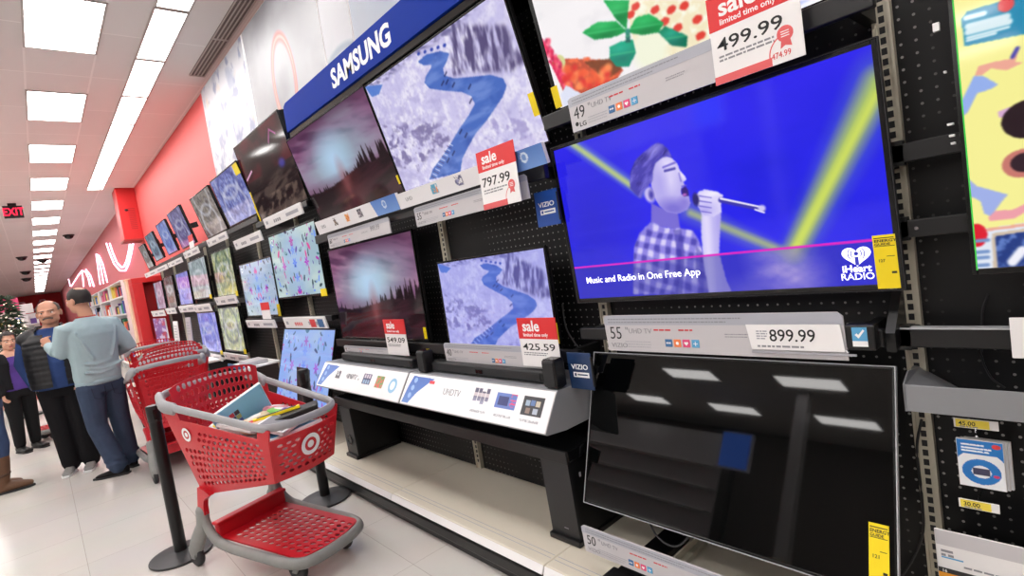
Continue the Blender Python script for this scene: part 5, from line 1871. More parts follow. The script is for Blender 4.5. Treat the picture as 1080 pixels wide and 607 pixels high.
cart = make_cart('red plastic shopping cart loaded with goods, nearest to the viewer', 'red shopping carts')
CX, CY, CA = .706, 3.62, (.294, -.957)
cart_at(cart, CX, CY, *CA)
others = [('red shopping cart directly behind the loaded cart, its handle toward us', .79, 5.55, -.05, 1), ('second red cart of the nested row behind', .93, 6.05, -.02, 1), ('third red cart of the nested row behind', 1.0, 6.5, -.02, 1),
          ('fourth red cart of the nested row behind', 1.05, 6.95, -.02, 1), ('lone red cart beyond the nested row', 1.06, 8.3, .02, 1),
          ('red shopping cart standing behind the man in the black vest', .62, 9.62, -.93, -.36)]
for lab, x, y, ax, ay in others:
    o = copy_tree(cart)
    o['label'] = lab
    cart_at(o, x, y, ax, ay)

# goods in the loaded cart (cart frame -> world)
CM = cart.matrix_world.copy()


def goods(name, label, cat, loc, rot, build, group='goods piled in the cart'):
    m4 = CM @ Matrix.Translation(loc) @ Matrix.Rotation(rot[2], 4, 'Z') @ Matrix.Rotation(rot[1], 4, 'Y') @ Matrix.Rotation(rot[0], 4, 'X')
    t = thing(name, label, cat, m4, group)
    build(t)
    return t


def simple_box(w, d, h, m, lid=None, r=.006):
    def f(t):
        obj('body', MB().bev(-w / 2, w / 2, -d / 2, d / 2, 0, h, r), m, t)
        if lid:
            obj('printed_top', MB().box(-w * .42, w * .42, -d * .42, d * .42, h + .0002, h + .001), lid, t)
    return f


col = lambda n, r, g, b: mat(n, rgb(r, g, b), .5, var=.05, scale=30)
goods('carton', 'large white carton at the bottom of the cart pile', 'box', (.36, 0, .515), (0, -.15, 0), simple_box(.40, .36, .20, 'white', 'inklight'))
goods('carton', 'pale carton under the goods at the front of the cart', 'box', (.675, .0, .553), (0, -.12, 0), simple_box(.2, .33, .185, 'paper', 'ic4'))


def picture_book(t):
    w, h = .30, .24
    obj('cover', MB().bev(-w / 2, w / 2, -.012, .012, 0, h, .004), col('cover_blue', 140, 202, 232), t)
    obj('pages', MB().box(-w / 2 + .006, w / 2 + .002, -.009, .009, .004, h + .001), 'paper', t)
    p = MB()
    for i in range(3):
        for j in range(3):
            p.box(-w * .34 + i * .03, -w * .34 + i * .03 + .026, -.0135, -.0125, h * .42 + j * .03, h * .42 + j * .03 + .026, (i * 3 + j) % 4)
    obj('cover_picture', p, [col('tile_a', 70, 50, 60), col('tile_b', 200, 70, 80), col('tile_c', 90, 100, 170), col('tile_d', 190, 190, 120)], t)


goods('picture_book', 'light blue book standing tilted at the back of the cart', 'book', (.30, .03, .71), (.30, -.38, 1.35), picture_book)


def pouch(w, d, h, m, m2=None, seed=0):
    def f(t):
        r = random.Random(seed)
        bm = bmesh.new()
        bmesh.ops.create_uvsphere(bm, u_segments=18, v_segments=10, radius=1)
        for v in bm.verts:
            x, y, z = v.co
            sx, sy = math.copysign(abs(x) ** .55, x), math.copysign(abs(y) ** .55, y)
            k = 1 + .12 * math.sin(5 * x + seed) * math.cos(4 * y + seed)
            v.co = Vector((sx * w / 2, sy * d / 2, h / 2 + z * h / 2 * k))
        obj('bag', MB().bm(bm), m, t, True)
        if m2:
            obj('label_patch', MB().ell((0, 0, h * .93), w * .26, d * .26, h * .12, 14, 8), m2, t, True)
    return f


items = [
    ('snack_pouch', 'white and red snack pouch in the cart pile', 'bag', (0.360, -0.100, 0.745), (0.2, .1, .4), pouch(.17, .12, .06, 'paper', 'inkred', 1)),
    ('snack_pouch', 'beige snack pouch in the middle of the cart pile', 'bag', (0.460, -0.030, 0.755), (.1, -.2, 1.1), pouch(.16, .12, .07, col('beige_pouch', 226, 206, 170), 'paper', 2)),
    ('snack_pouch', 'green edged pouch in the cart pile', 'bag', (0.480, 0.090, 0.765), (-.1, .2, .3), pouch(.15, .10, .06, col('green_pouch', 120, 190, 90), 'paper', 3)),
    ('snack_pouch', 'purple pouch near the front of the cart pile', 'bag', (0.570, 0.110, 0.770), (.2, .0, .8), pouch(.14, .10, .055, col('purple_pouch', 120, 80, 160), 'inkwhite', 4)),
    ('snack_pouch', 'white pouch with yellow patch along the cart side', 'bag', (0.280, -0.140, 0.755), (.3, .2, .2), pouch(.15, .11, .05, 'white', 'yellow', 5)),
    ('snack_pouch', 'pink and white pouch behind the blue book', 'bag', (0.400, 0.130, 0.765), (0, .3, 1.4), pouch(.16, .11, .06, col('pink_pouch', 230, 150, 160), 'paper', 6)),
    ('snack_pouch', 'tan pouch lying before the beige pouch', 'bag', (0.530, -0.090, 0.755), (.15, 0, .2), pouch(.15, .11, .06, col('tan_pouch', 214, 190, 160), 'inkred', 7)),
    ('paper_pack', 'flat white paper pack along the cart side', 'pack', (0.470, -0.135, 0.780), (-.3, .08, .02), simple_box(.3, .1, .02, 'paper', 'inklight', .003)),
    ('paper_pack', 'flat white pack at the front of the cart', 'pack', (0.680, -0.060, 0.780), (.1, .25, .3), simple_box(.18, .16, .02, 'paper', 'inkgrey', .003)),
    ('slim_case', 'slim black case lying across the front of the cart', 'case', (0.660, 0.060, 0.795), (.0, -.15, .9), simple_box(.26, .13, .03, 'black', 'dark', .005)),
    ('marker_pack', 'yellow and black stick pack on the cart goods', 'pack', (0.600, 0.000, 0.820), (.0, -.10, .95), simple_box(.24, .03, .016, 'yellow', 'ink', .003)),
]
for it in items:
    goods(*it)

# ------------------------------------------------------------------ things between the carts and the far televisions
t = thing('laptop_display', 'white and blue tilted display stand behind the loaded cart', 'display stand', Matrix.Translation((1.50, 6.05, 0)))
obj('post', MB().bev(.02, .10, -.05, .05, DECK_Z + .004, .74, .01), 'black', t)
obj('tray', MB().bev(-.05, .3, -.30, .30, .74, .76, .006), 'white', t)
obj('edge_strip', MB().bev(-.062, -.05, -.30, .30, .735, .78, .003), 'ic1', t)
obj('box_on_tray', MB().bev(-.0, .2, -.22, .1, .76, .80, .006), 'holder', t)
obj('base', MB().bev(-.05, .25, -.2, .2, DECK_Z + .001, DECK_Z + .022, .006), 'black', t)
t = thing('folded_stand', 'black folded stand leaning on the low blue kaleidoscope screen', 'stand', Matrix.Translation((1.50, 4.62, DECK_Z)))
obj('panel', MB().prism([(.0, .0), (.02, .0), (.12, .62), (.10, .64)], -.12, .12, 0, Matrix(((1, 0, 0, 0), (0, 0, -1, 0), (0, 1, 0, 0), (0, 0, 0, 1)))), 'satin', t)
obj('foot', MB().bev(-.05, .12, -.14, .14, .0, .03, .006), 'black', t)
for k, (lab, px0, px1, py0, py1, m) in enumerate((('tall white sign board standing among the far bottom displays', 180, 189.5, 339, 366, 'white'), ('white leaning sign board right of the tall white board', 193, 203, 335, 363, 'holder'))):
    a, b = onX(px0, py0, 1.62), onX(px1, py1, 1.62)
    t = thing('sign_board', lab, 'sign board', wallM(1.62, a.y, b.z - .02, .06, 1), 'white boards at the far bottom')
    w, h = a.y - b.y, a.z - b.z + .02
    obj('panel', MB().bev(0, w, 0, h, -.015, 0, .004), m, t)
    fineprint(t, w * .15, w * .85, h * .8, 5, h * .1, h * .03, 'inklight', .001, k)
    obj('support', MB().box(w * .4, w * .6, -.3, .02, -.02, -.012), 'black', t)
t = thing('display_table', 'far white display ledge below the bottom screens', 'ledge', Matrix.Translation((1.55, 12.3, 0)))
obj('top', MB().bev(0, .38, -4.4, 0, .66, .69, .006), 'white', t)
obj('panel', MB().box(.02, .36, -4.38, -.02, DECK_Z + .002, .66), 'dark', t)
a, b = onX(161, 336, 1.70), onX(179, 364, 1.70)
t = thing('poster', 'purple and red poster panel at the far end of the bottom row', 'poster', wallM(1.70, a.y, b.z), None)
P = Pic(50, 40, (130, 90, 170), 1.3)
P.fill((fbm(P.U, P.V, 5, 2) > .5).astype(float), (196, 40, 70), .85)
P.fill((fbm(P.U, P.V, 7, 12) > .58).astype(float), (210, 214, 236), .9)
obj('board', MB().bev(0, a.y - b.y, 0, a.z - b.z, -.02, 0, .004), 'white', t)
P.mesh('printed_picture', a.y - b.y, a.z - b.z, .001, 'print', t)

# red portal at the end of the television wall
t = thing('red_portal', 'red painted portal closing the far end of the television wall', 'portal', Matrix.Translation((1.52, 13.0, 0)))
obj('pier', MB().bev(0, .18, 0, .5, 0, 2.02, .008), 'soffit', t)
obj('lintel', MB().bev(.0, .775, 0, .5, 2.02, 2.13, .008), 'soffit', t)
obj('inner_back', MB().box(.18, .775, .30, .5, 0, 2.02), mat('portal_inside', rgb(170, 24, 34), .5), t)
t = thing('cream_post', 'cream coloured post at the edge of the red portal', 'post', Matrix.Translation((1.495, 13.6, 0)))
obj('post', MB().bev(0, .075, 0, .3, 0, 2.12, .006), mat('cream_paint', rgb(236, 206, 176), .6), t)
obj('cap', MB().bev(-.01, .085, -.01, .31, 2.12, 2.16, .006), mat('cream_cap', rgb(226, 190, 160), .6), t)

# far media shelves under the neon
palette = [col('case_%d' % i, *c) for i, c in enumerate([(214, 60, 60), (60, 110, 190), (236, 210, 90), (240, 240, 240), (90, 60, 130), (60, 150, 110), (230, 130, 60), (40, 44, 60), (190, 200, 220), (220, 110, 150)])]
rr = random.Random(5)
for k, y0 in enumerate((15.2, 18.2, 21.4, 24.8)):
    t = thing('media_shelf', ('nearest', 'second', 'third', 'farthest')[k] + ' shelf unit of small cases along the red wall under the neon', 'shelf unit', Matrix.Translation((1.55, y0, 0)), 'shelf units under the neon')
    L = 2.8
    obj('back', MB().box(.50, .53, 0, L, 0, 2.2), 'holder', t)
    obj('side_panel', MB().box(.02, .53, 0, .03, 0, 2.2), 'white', t)
    obj('side_panel', MB().box(.02, .53, L - .03, L, 0, 2.2), 'white', t)
    for z in (.15, .58, 1.0, 1.42, 1.84):
        obj('shelf', MB().box(0, .5, .03, L - .03, z, z + .03), 'white', t)
    obj('top_board', MB().bev(0, .53, 0, L, 2.2, 2.23, .006), 'white', t)
    for z in (.18, .61, 1.03, 1.45, 1.87):
        for j in range(9):
            d = rr.uniform(.1, .26)
            hh = rr.uniform(.16, .32)
            y = y0 + .06 + j * .3
            o = obj('case_stack', MB().bev(0, .2, 0, d, 0, hh, .004), palette[rr.randrange(10)])
            o.location = (1.60, y, z + .001)
            tag(o, 'small coloured case pack among many on the far media shelves', 'pack', 'case packs on the media shelves')

# things far back on the left: a clothes rail wall, tree
for k, (x, y) in enumerate(((-2.4, 17.0), (-1.9, 22.0), (-1.6, 29.0))):
    t = thing('store_shelf', ('nearest', 'middle', 'farthest')[k] + ' white store shelf run at the far left', 'shelf unit', Matrix.Translation((x, y, 0)), 'store shelves far left')
    obj('frame', MB().box(0, 1.7, .5, .53, 0, 2.0), 'white', t)
    for z in (.2, .65, 1.1, 1.55):
        obj('shelf', MB().box(0, 1.7, 0, .5, z, z + .03), 'white', t)
    obj('top_sign', MB().bev(.1, 1.6, .0, .04, 2.02, 2.4, .01), ('white', 'ic3', 'white')[k], t)
    for z in (.23, .68, 1.13, 1.58):
        for j in range(7):
            o = obj('goods_box', MB().bev(0, rr.uniform(.12, .2), 0, .25, 0, rr.uniform(.18, .34), .004), palette[rr.randrange(10)])
            o.location = (x + .06 + j * .23, y + .08, z + .001)
            tag(o, 'small coloured goods box on the far left store shelves', 'box', 'goods on the far left shelves')

t = thing('christmas_tree', 'dark green Christmas tree with white lights behind the people', 'tree', Matrix.Translation((-.34, 12.2, 0)))
obj('stand', MB().lathe([(.2, 0), (.2, .03), (.05, .08), (.05, .5)], 14), 'dark', t)
lv = MB()
lt_ = MB()
rt = random.Random(2)
for i in range(900):
    z = .35 + 1.70 * rt.random() ** 1.2
    R_ = .42 * (1 - (z - .35) / 1.75) + .04
    a = rt.random() * 2 * PI
    r0 = R_ * (.25 + .75 * rt.random())
    c = Vector((r0 * math.cos(a), r0 * math.sin(a), z))
    d = Vector((math.cos(a), math.sin(a), -.35 + .5 * rt.random())).normalized()
    s = d.cross(Vector((0, 0, 1))).normalized()
    l, wd = .12, .028
    lv.add([c - s * wd, c + d * l, c + s * wd, c + d * l * .4 + Vector((0, 0, .03))], [(0, 1, 3), (3, 1, 2), (0, 3, 2)])
obj('foliage', lv, mat('tree_green', rgb(46, 64, 44), .7, var=.2), t)
for i in range(60):
    z = .5 + 1.5 * rt.random()
    R_ = .42 * (1 - (z - .35) / 1.75) + .06
    a = rt.random() * 2 * PI
    lt_.ell((R_ * math.cos(a), R_ * math.sin(a), z), .013, .013, .013, 6, 4)
obj('string_of_lights', lt_, emit('fairy_lights', rgb(255, 240, 210), 2.5), t)
t = thing('hanging_garland', 'pink white swag garland along the far red wall', 'garland', Matrix.Translation((0, FAR_Y - .10, 0)))
pts = [(-2.2 + .26 * i, 0, 3.9 - .9 * math.sin(PI * (i % 6) / 5)) for i in range(17)]
obj('swag', MB().tube(pts, .10, n=8), mat('swag_pink', rgb(246, 190, 212), .6), t, True)

# across the store, seen only mirrored in the switched-off screen
t = thing('support_column', 'pale square store column across the aisles', 'column', Matrix.Translation((-8.6, 4.6, 0)))
obj('shaft', MB().box(-.12, .12, -.12, .12, 0, CEIL - .002), 'holder', t)
obj('base_guard', MB().bev(-.14, .14, -.14, .14, 0, 1.0, .02), 'cream', t)
t = thing('blue_lightbox', 'lit blue display sign across the aisles', 'sign', Matrix.Translation((-10.0, 6.6, 0)))
obj('light_face', MB().bev(0, .04, -.36, .36, 2.85, 3.72, .01), emit('lightbox_blue', rgb(70, 120, 230), 3.0), t)
obj('case', MB().bev(-.15, .0, -.40, .40, 2.8, 3.77, .01), 'white', t)
obj('post', MB().box(-.1, -.04, -.05, .05, 0, 2.8), 'dark', t)
t = thing('aisle_wall', 'pale partition shelf wall across the aisles', 'partition', Matrix.Translation((-11.0, 7.4, 0)))
obj('panel', MB().box(-.06, .0, 0, 5.5, 0, 3.9), 'holder', t)
for z in (.5, 1.1, 1.7, 2.3, 2.9):
    obj('shelf', MB().bev(0, .4, 0.02, 5.48, z, z + .04, .004), 'white', t)
# ------------------------------------------------------------------ people
def remesh(mb, voxel, smooth=4, fac=.5):
    me = bpy.data.meshes.new('tmp')
    me.from_pydata([tuple(v) for v in mb.v], [], mb.f)
    bm = bmesh.new()
    bm.from_mesh(me)
    bmesh.ops.recalc_face_normals(bm, faces=bm.faces)
    bm.to_mesh(me)
    bm.free()
    o = bpy.data.objects.new('tmp', me)
    C.objects.link(o)
    r = o.modifiers.new('r', 'REMESH')
    r.mode = 'VOXEL'
    r.voxel_size = voxel
    s = o.modifiers.new('s', 'SMOOTH')
    s.factor = fac
    s.iterations = smooth
    dg = bpy.context.evaluated_depsgraph_get()
    out = bpy.data.meshes.new_from_object(o.evaluated_get(dg))
    bpy.data.objects.remove(o)
    bpy.data.meshes.remove(me)
    return out


def body_obj(name, me, m, parent, keep=None, solid=0):
    if keep is not None:
        bm = bmesh.new()
        bm.from_mesh(me)
        bmesh.ops.delete(bm, geom=[f for f in bm.faces if not keep(f.calc_center_median())], context='FACES')
        bm.to_mesh(me)
        bm.free()
    me.materials.clear()
    me.materials.append(M[m] if isinstance(m, str) else m)
    me.polygons.foreach_set('use_smooth', [True] * len(me.polygons))
    me.name = name
    o = bpy.data.objects.new(name, me)
    C.objects.link(o)
    o.parent = parent
    if solid:
        md = o.modifiers.new('solidify', 'SOLIDIFY')
        md.thickness = solid
        md.offset = 1
    return o


def limb(mb, pts, rad, up=(0, 1, 0), n=14, flat=1.0):
    """tapered tube through the joints with extra rings between them"""
    P, R = [], []
    for i in range(len(pts) - 1):
        a, b = Vector(pts[i]), Vector(pts[i + 1])
        for k in range(3):
            t = k / 3
            P.append(a.lerp(b, t))
            R.append(rad[i] * (1 - t) + rad[i + 1] * t)
    P.append(Vector(pts[-1]))
    R.append(rad[-1])
    mb.tube(P, R, [r * flat for r in R], up=up, n=n, round_caps=True)


def torso(mb, rings, n=20):
    """rings of (z, cx, cy, half width, half depth)"""
    vs, fs = [], []
    for z, cx, cy, a, b in rings:
        for k in range(n):
            t = 2 * PI * k / n
            c, s = math.cos(t), math.sin(t)
            vs.append((cx + a * math.copysign(abs(c) ** .85, c), cy + b * math.copysign(abs(s) ** .85, s), z))
    K = len(rings)
    fs = [(i * n + k, i * n + (k + 1) % n, (i + 1) * n + (k + 1) % n, (i + 1) * n + k) for i in range(K - 1) for k in range(n)]
    fs += [tuple(reversed(range(n))), tuple((K - 1) * n + k for k in range(n))]
    mb.add(vs, fs)


def head_parts(mb, T, s=1.0, female=False):
    """head looking along +y, chin near z=0, crown at .225 (times s)"""
    def E(c, rx, ry, rz, nu=20, nv=14):
        mb.ell([q * s for q in c], rx * s, ry * s, rz * s, nu, nv, 0, T)
    E((0, -.012, .138), .076, .095, .090)       # cranium
    E((0, .020, .085), .066, .072, .085)        # face
    E((0, .045, .030), .042, .042, .032)        # chin and jaw
    E((-.038, .012, .048), .026, .050, .036)
    E((.038, .012, .048), .026, .050, .036)
    E((0, .080, .128), .052, .014, .012)        # brow
    E((0, .094, .092), .011, .018, .026, 12, 8) # nose bridge
    E((0, .104, .078), .015, .014, .012, 12, 8) # nose tip
    E((-.013, .094, .074), .010, .011, .009, 10, 6)
    E((.013, .094, .074), .010, .011, .009, 10, 6)
    E((0, .086, .050), .022, .010, .006, 12, 6) # lips
    E((0, .084, .041), .019, .010, .006, 12, 6)
    E((-.036, .070, .088), .022, .018, .016)    # cheeks
    E((.036, .070, .088), .022, .018, .016)
    for sg in (-1, 1):
        E((sg * .078, -.008, .098), .010, .020, .033, 12, 8)   # ears


def hand(mb, wrist, d, n, curl, side, s=1.0):
    """palm from the wrist along d, palm facing n, thumb towards side"""
    w, d, n = Vector(wrist), Vector(d).normalized(), Vector(n)
    n = (n - d * n.dot(d)).normalized()
    x = d.cross(n) * side
    vs = []
    pal = [w - d * .005, w + d * .045 * s, w + d * .088 * s]
    mb.tube(pal, [.026 * s, .036 * s, .039 * s], [.017 * s, .015 * s, .012 * s], up=n, n=12, round_caps=True)
    for i, (off, L) in enumerate(((.029, .072), (.010, .080), (-.010, .075), (-.029, .058))):
        p = w + d * .082 * s + x * off * s
        dirv = d.copy()
        pts = [p - d * .02 * s, p]
        for k, f in enumerate((.45, .30, .25)):
            a = curl * (1 + .15 * i)
            dirv = (dirv * math.cos(a) + n * math.sin(a)).normalized() if k or curl > .3 else dirv
            nn = (n * math.cos(a) - d * math.sin(a))
            p = p + dirv * L * f * s
            pts.append(p.copy())
        mb.tube(pts, [.0095 * s, .0095 * s, .009 * s, .0085 * s, .0075 * s], up=n + d * .3, n=8, round_caps=True)
    p = w + d * .028 * s + x * .028 * s
    td = (d * .65 + x * .65 + n * .35).normalized()
    mb.tube([p - td * .012, p + td * .028 * s, p + td * .028 * s + (td + d * .5 + n * curl).normalized() * .030 * s], [.0125 * s, .011 * s, .0085 * s], up=n, n=8, round_caps=True)


def shoe(parent, heel, toe, m, sole, tag_='shoe', hgt=.085):
    h, t = Vector(heel), Vector(toe)
    d = (t - h)
    L = d.length
    d.normalize()
    sd = Vector((d.y, -d.x, 0))
    T = Matrix((sd, d, Vector((0, 0, 1)))).transposed().to_4x4()
    T.translation = h
    mb = MB()
    prof = [(0, .034, hgt * .95), (.06, .038, hgt), (.12, .040, hgt * .88), (.18, .046, hgt * .66), (.23, .046, hgt * .52), (L - .02, .034, hgt * .42)]
    vs, fs = [], []
    n = 14
    for y, a, z in prof:
        for k in range(n):
            c, s = math.cos(2 * PI * k / n), math.sin(2 * PI * k / n)
            vs.append((a * math.copysign(abs(c) ** .7, c), y, .012 + (z - .012) * (.5 + .5 * math.copysign(abs(s) ** .7, s))))
    K = len(prof)
    fs = [(i * n + k, i * n + (k + 1) % n, (i + 1) * n + (k + 1) % n, (i + 1) * n + k) for i in range(K - 1) for k in range(n)]
    fs += [tuple(range(n)), tuple((K - 1) * n + k for k in range(n))]
    mb.add(vs, fs, 0, T)
    me = remesh(mb, .008, 5)
    o = body_obj('shoe', me, m, parent)
    so = MB()
    out = [(.030, -.006), (.040, .06), (.040, .12), (.050, .20), (.046, L - .05), (.028, L + .004), (-.024, L + .004), (-.044, L - .05), (-.046, .20), (-.038, .12), (-.040, .06), (-.030, -.006)]
    so.prism(out, .001, .018, 0, T)
    obj('sole', so, sole, o)
    return o


def person(label, x, y, hx, hy):
    h = Vector((hx, hy, 0)).normalized()
    r = Vector((h.y, -h.x, 0))
    t = thing('person', label, 'person', Matrix.Translation((x, y, 0)) @ Matrix((r, h, Vector((0, 0, 1)))).transposed().to_4x4(), 'people in the aisle')
    return t


SKIN = mat('skin', rgb(206, 150, 124), .55, var=.05, scale=60)
SKIN2 = mat('skin_light', rgb(220, 168, 142), .55, var=.05, scale=60)
HAIRD = mat('hair_dark', rgb(38, 30, 28), .6, var=.3, scale=120)
HAIRG = mat('hair_grey', rgb(88, 76, 70), .65, var=.3, scale=120)
EYEW = mat('eye_white', rgb(226, 222, 216), .3)


def fabric(name, r, g, b, var=.08, scale=18):
    return mat(name, rgb(r, g, b), .85, var=var, scale=scale, bump=.25, spec=.2)


def skull(parent, T, s, keep, m, grow=1.06, name='hair', extra=None, voxel=.006):
    mb = MB()
    def E(c, rx, ry, rz):
        mb.ell([q * s for q in c], rx * s * grow, ry * s * grow, rz * s * grow, 24, 16, 0, T)
    E((0, -.012, .138), .077, .096, .091)
    E((0, -.02, .09), .070, .080, .075)
    if extra:
        extra(mb)
    me = remesh(mb, voxel, 3)
    inv = T.inverted()
    return body_obj(name, me, m, parent, lambda c: keep((inv @ c) / s))


def eyes(parent, T, s, m=None):
    for sg in (-1, 1):
        e = MB().ell((sg * .031 * s, .077 * s, .110 * s), .0125 * s, .009 * s, .0075 * s, 12, 8, 0, T)
        o = obj('eye', e, EYEW, parent, True)
        obj('iris', MB().ell((sg * .031 * s, .0845 * s, .110 * s), .0055 * s, .003 * s, .0055 * s, 10, 6, 0, T), 'ink', o, True)


# ---- man seen from behind: pale blue-grey sweatshirt, jeans
p = person('man seen from behind in pale grey-blue sweatshirt and jeans, hand raised', .345, 6.30, -.42, .90)
HT = Matrix.Translation((-.01, .03, 1.555)) @ Matrix.Rotation(.35, 4, 'Z') @ Matrix.Rotation(-.08, 4, 'X')
b = MB()
torso(b, [(.84, 0, 0, .13, .09), (.95, 0, 0, .155, .105), (1.10, 0, 0, .15, .10), (1.25, 0, 0, .17, .11), (1.38, 0, -.005, .175, .105), (1.45, 0, -.005, .13, .08), (1.49, 0, 0, .07, .06)])
b.tube([(0, -.005, 1.44), (0, .0, 1.52), (-.008, .018, 1.60)], [.065, .056, .056], up=(0, 1, 0), n=14, round_caps=True)
head_parts(b, HT, 1.0)
Ls, Le, Lw = (-.185, 0, 1.42), (-.228, .06, 1.21), (-.205, .25, 1.285)
Rs, Re, Rw = (.185, 0, 1.42), (.285, -.055, 1.17), (.20, .20, 1.10)
limb(b, [Ls, Le, Lw], [.05, .042, .03])
limb(b, [Rs, Re, Rw], [.05, .042, .03])
hand(b, Vector(Lw), (-.12, .45, .88), (.75, .4, -.3), .75, 1)
hand(b, Vector(Rw), (-.5, .8, -.1), (0, -.2, -1), .4, -1)
Lh, Lk, La = (-.095, 0, .90), (-.075, .02, .49), (-.02, -.09, .09)
Rh, Rk, Ra = (.095, 0, .90), (.125, .03, .49), (.155, .04, .09)
limb(b, [Lh, Lk, La], [.085, .055, .04])
limb(b, [Rh, Rk, Ra], [.085, .055, .04])
body_obj('body', remesh(b, .007, 3), SKIN, p)
skull(p, HT, 1.0, lambda c: not (c.y > .045 and c.z < .20) and not (c.z < .075) and not (abs(c.x) > .06 and c.y > -.005 and c.z < .125) and not ((c.x / .046) ** 2 + ((c.y + .04) / .05) ** 2 < 1 and c.z > .19), HAIRD, 1.045)
eyes(p, HT, 1.0)
g = MB()
torso(g, [(.90, .0, 0, .178, .128), (.96, .0, 0, .188, .135), (1.08, 0, -.004, .185, .130), (1.22, 0, -.006, .198, .135), (1.34, 0, -.01, .212, .135), (1.41, 0, -.012, .20, .115), (1.46, 0, -.01, .135, .09), (1.505, 0, .0, .075, .070)])
limb(g, [(-.15, 0, 1.40), Ls, Le, Vector(Lw)], [.085, .082, .066, .046])
limb(g, [(.15, 0, 1.40), Rs, Re, Vector(Rw)], [.085, .082, .066, .046])
for z, xx in ((.985, .0), (1.02, .03), (1.07, -.02)):
    g.tube([(xx - .16, -.118, z + .02), (xx - .05, -.131, z - .005), (xx + .08, -.128, z + .012), (xx + .15, -.10, z + .03)], .012, .010, n=8, round_caps=True)
for sx in (-1, 1):
    g.tube([(sx * .17, -.10, 1.38), (sx * .13, -.128, 1.25), (sx * .08, -.132, 1.12)], .012, .010, n=8, round_caps=True)
sw = body_obj('sweatshirt', remesh(g, .010, 4), fabric('sweatshirt_grey_blue', 160, 180, 186), p)
obj('collar', MB().tube([(.068 * math.cos(a), .0 + .062 * math.sin(a), 1.508 + .006 * math.sin(a)) for a in np.linspace(0, 2 * PI, 25)[:-1]], .010, .009, closed=True, n=8), fabric('collar_red', 170, 60, 56), sw, True)
obj('waist_rib', MB().tube([(.178 * math.cos(a), .128 * math.sin(a), .905) for a in np.linspace(0, 2 * PI, 37)[:-1]], .010, .026, closed=True, n=8), fabric('rib_grey_blue', 150, 170, 178), sw, True)
j = MB()
torso(j, [(.80, 0, .0, .165, .115), (.86, 0, 0, .176, .122), (.93, 0, 0, .168, .115), (.97, 0, 0, .16, .11)])
limb(j, [(-.09, -.005, .86), (-.082, .015, .49), (-.03, -.075, .10)], [.108, .083, .076])
limb(j, [(.09, -.005, .86), (.125, .025, .49), (.155, .04, .10)], [.108, .083, .076])
for (c, z) in (((-.03, -.07), .12), ((.155, .04), .12), ((-.036, -.06), .17), ((.152, .04), .17)):
    j.tube([(c[0] + .076 * math.cos(a), c[1] + .076 * math.sin(a), z + .012 * math.sin(2 * a)) for a in np.linspace(0, 2 * PI, 19)[:-1]], .012, .012, closed=True, n=8)
jn = body_obj('jeans', remesh(j, .010, 4), fabric('denim_blue', 58, 70, 92, .22, 14), p)
for sx in (-1, 1):
    obj('back_pocket', MB().tube([(sx * .085 - .055, -.122, .86), (sx * .085 - .05, -.131, .77), (sx * .085, -.133, .745), (sx * .085 + .05, -.131, .77), (sx * .085 + .055, -.122, .86)], .0035, .003, n=6), fabric('denim_dark', 40, 48, 66), jn)
shoe(p, (.02, -.13, 0), (-.14, .11, 0), fabric('shoe_black', 30, 28, 30), 'rubber')
shoe(p, (.155, -.01, 0), (.17, .28, 0), fabric('shoe_black_b', 30, 28, 30), 'rubber')

# ---- man facing us: black quilted vest, blue shirt
p = person('man with grey moustache in black quilted vest over blue shirt, facing us', .085, 6.98, -.16, -1)
HT = Matrix.Translation((-.03, .035, 1.490)) @ Matrix.Rotation(-.06, 4, 'Z') @ Matrix.Rotation(.05, 4, 'Y') @ Matrix.Diagonal((1.13, 1.02, .96, 1))
b = MB()
torso(b, [(.82, 0, 0, .15, .11), (.95, 0, .02, .17, .14), (1.10, 0, .03, .165, .14), (1.25, 0, .01, .17, .12), (1.36, 0, -.005, .17, .105), (1.42, 0, -.005, .12, .08), (1.46, 0, 0, .07, .06)])
b.tube([(0, -.01, 1.40), (-.012, .0, 1.46), (-.026, .02, 1.53)], [.07, .064, .062], up=(0, 1, 0), n=14, round_caps=True)
head_parts(b, HT, 1.05)
Rs, Re, Rw = (.185, 0, 1.38), (.262, -.05, 1.14), (.185, .045, .91)
Ls, Le, Lw = (-.185, 0, 1.38), (-.25, -.03, 1.14), (-.20, .12, .93)
limb(b, [Ls, Le, Lw], [.05, .042, .03])
limb(b, [Rs, Re, Rw], [.05, .042, .03])
hand(b, Vector(Lw), (.25, .35, -.9), (1, 0, 0), .5, 1)
hand(b, Vector(Rw), (-.45, .05, -.9), (-1, 0, 0), .3, -1, .9)
limb(b, [(.09, 0, .88), (.06, .03, .47), (.045, .0, .09)], [.085, .058, .042])
limb(b, [(-.09, 0, .88), (-.11, .03, .47), (-.115, .02, .09)], [.085, .058, .042])
body_obj('body', remesh(b, .007, 3), SKIN, p)
eyes(p, HT, 1.05)
skull(p, HT, 1.05, lambda c: (abs(c.x) > .048 or c.y < -.02) and c.y < .036 and c.z > .075 and c.z < .205 and not (abs(c.x) > .06 and c.y > -.002 and c.z < .12), HAIRG, 1.03)
ms = MB()
ms.tube([(-.032, .088, .054), (-.015, .101, .061), (0, .105, .062), (.015, .101, .061), (.032, .088, .054)], .006, .008, n=8, T=HT, round_caps=True)
obj('moustache', ms, HAIRG, p, True)
for sg in (-1, 1):
    eb = MB().tube([(sg * .052, .080, .132), (sg * .034, .096, .137), (sg * .014, .100, .135)], .003, .004, n=6, T=HT, round_caps=True)
    obj('eyebrow', eb, HAIRG, p, True)
g = MB()
torso(g, [(.86, 0, .02, .178, .150), (.98, 0, .03, .19, .165), (1.12, 0, .035, .185, .165), (1.26, 0, .015, .192, .145), (1.36, 0, -.005, .192, .125), (1.42, 0, -.008, .13, .09), (1.455, -.005, .0, .088, .078)])
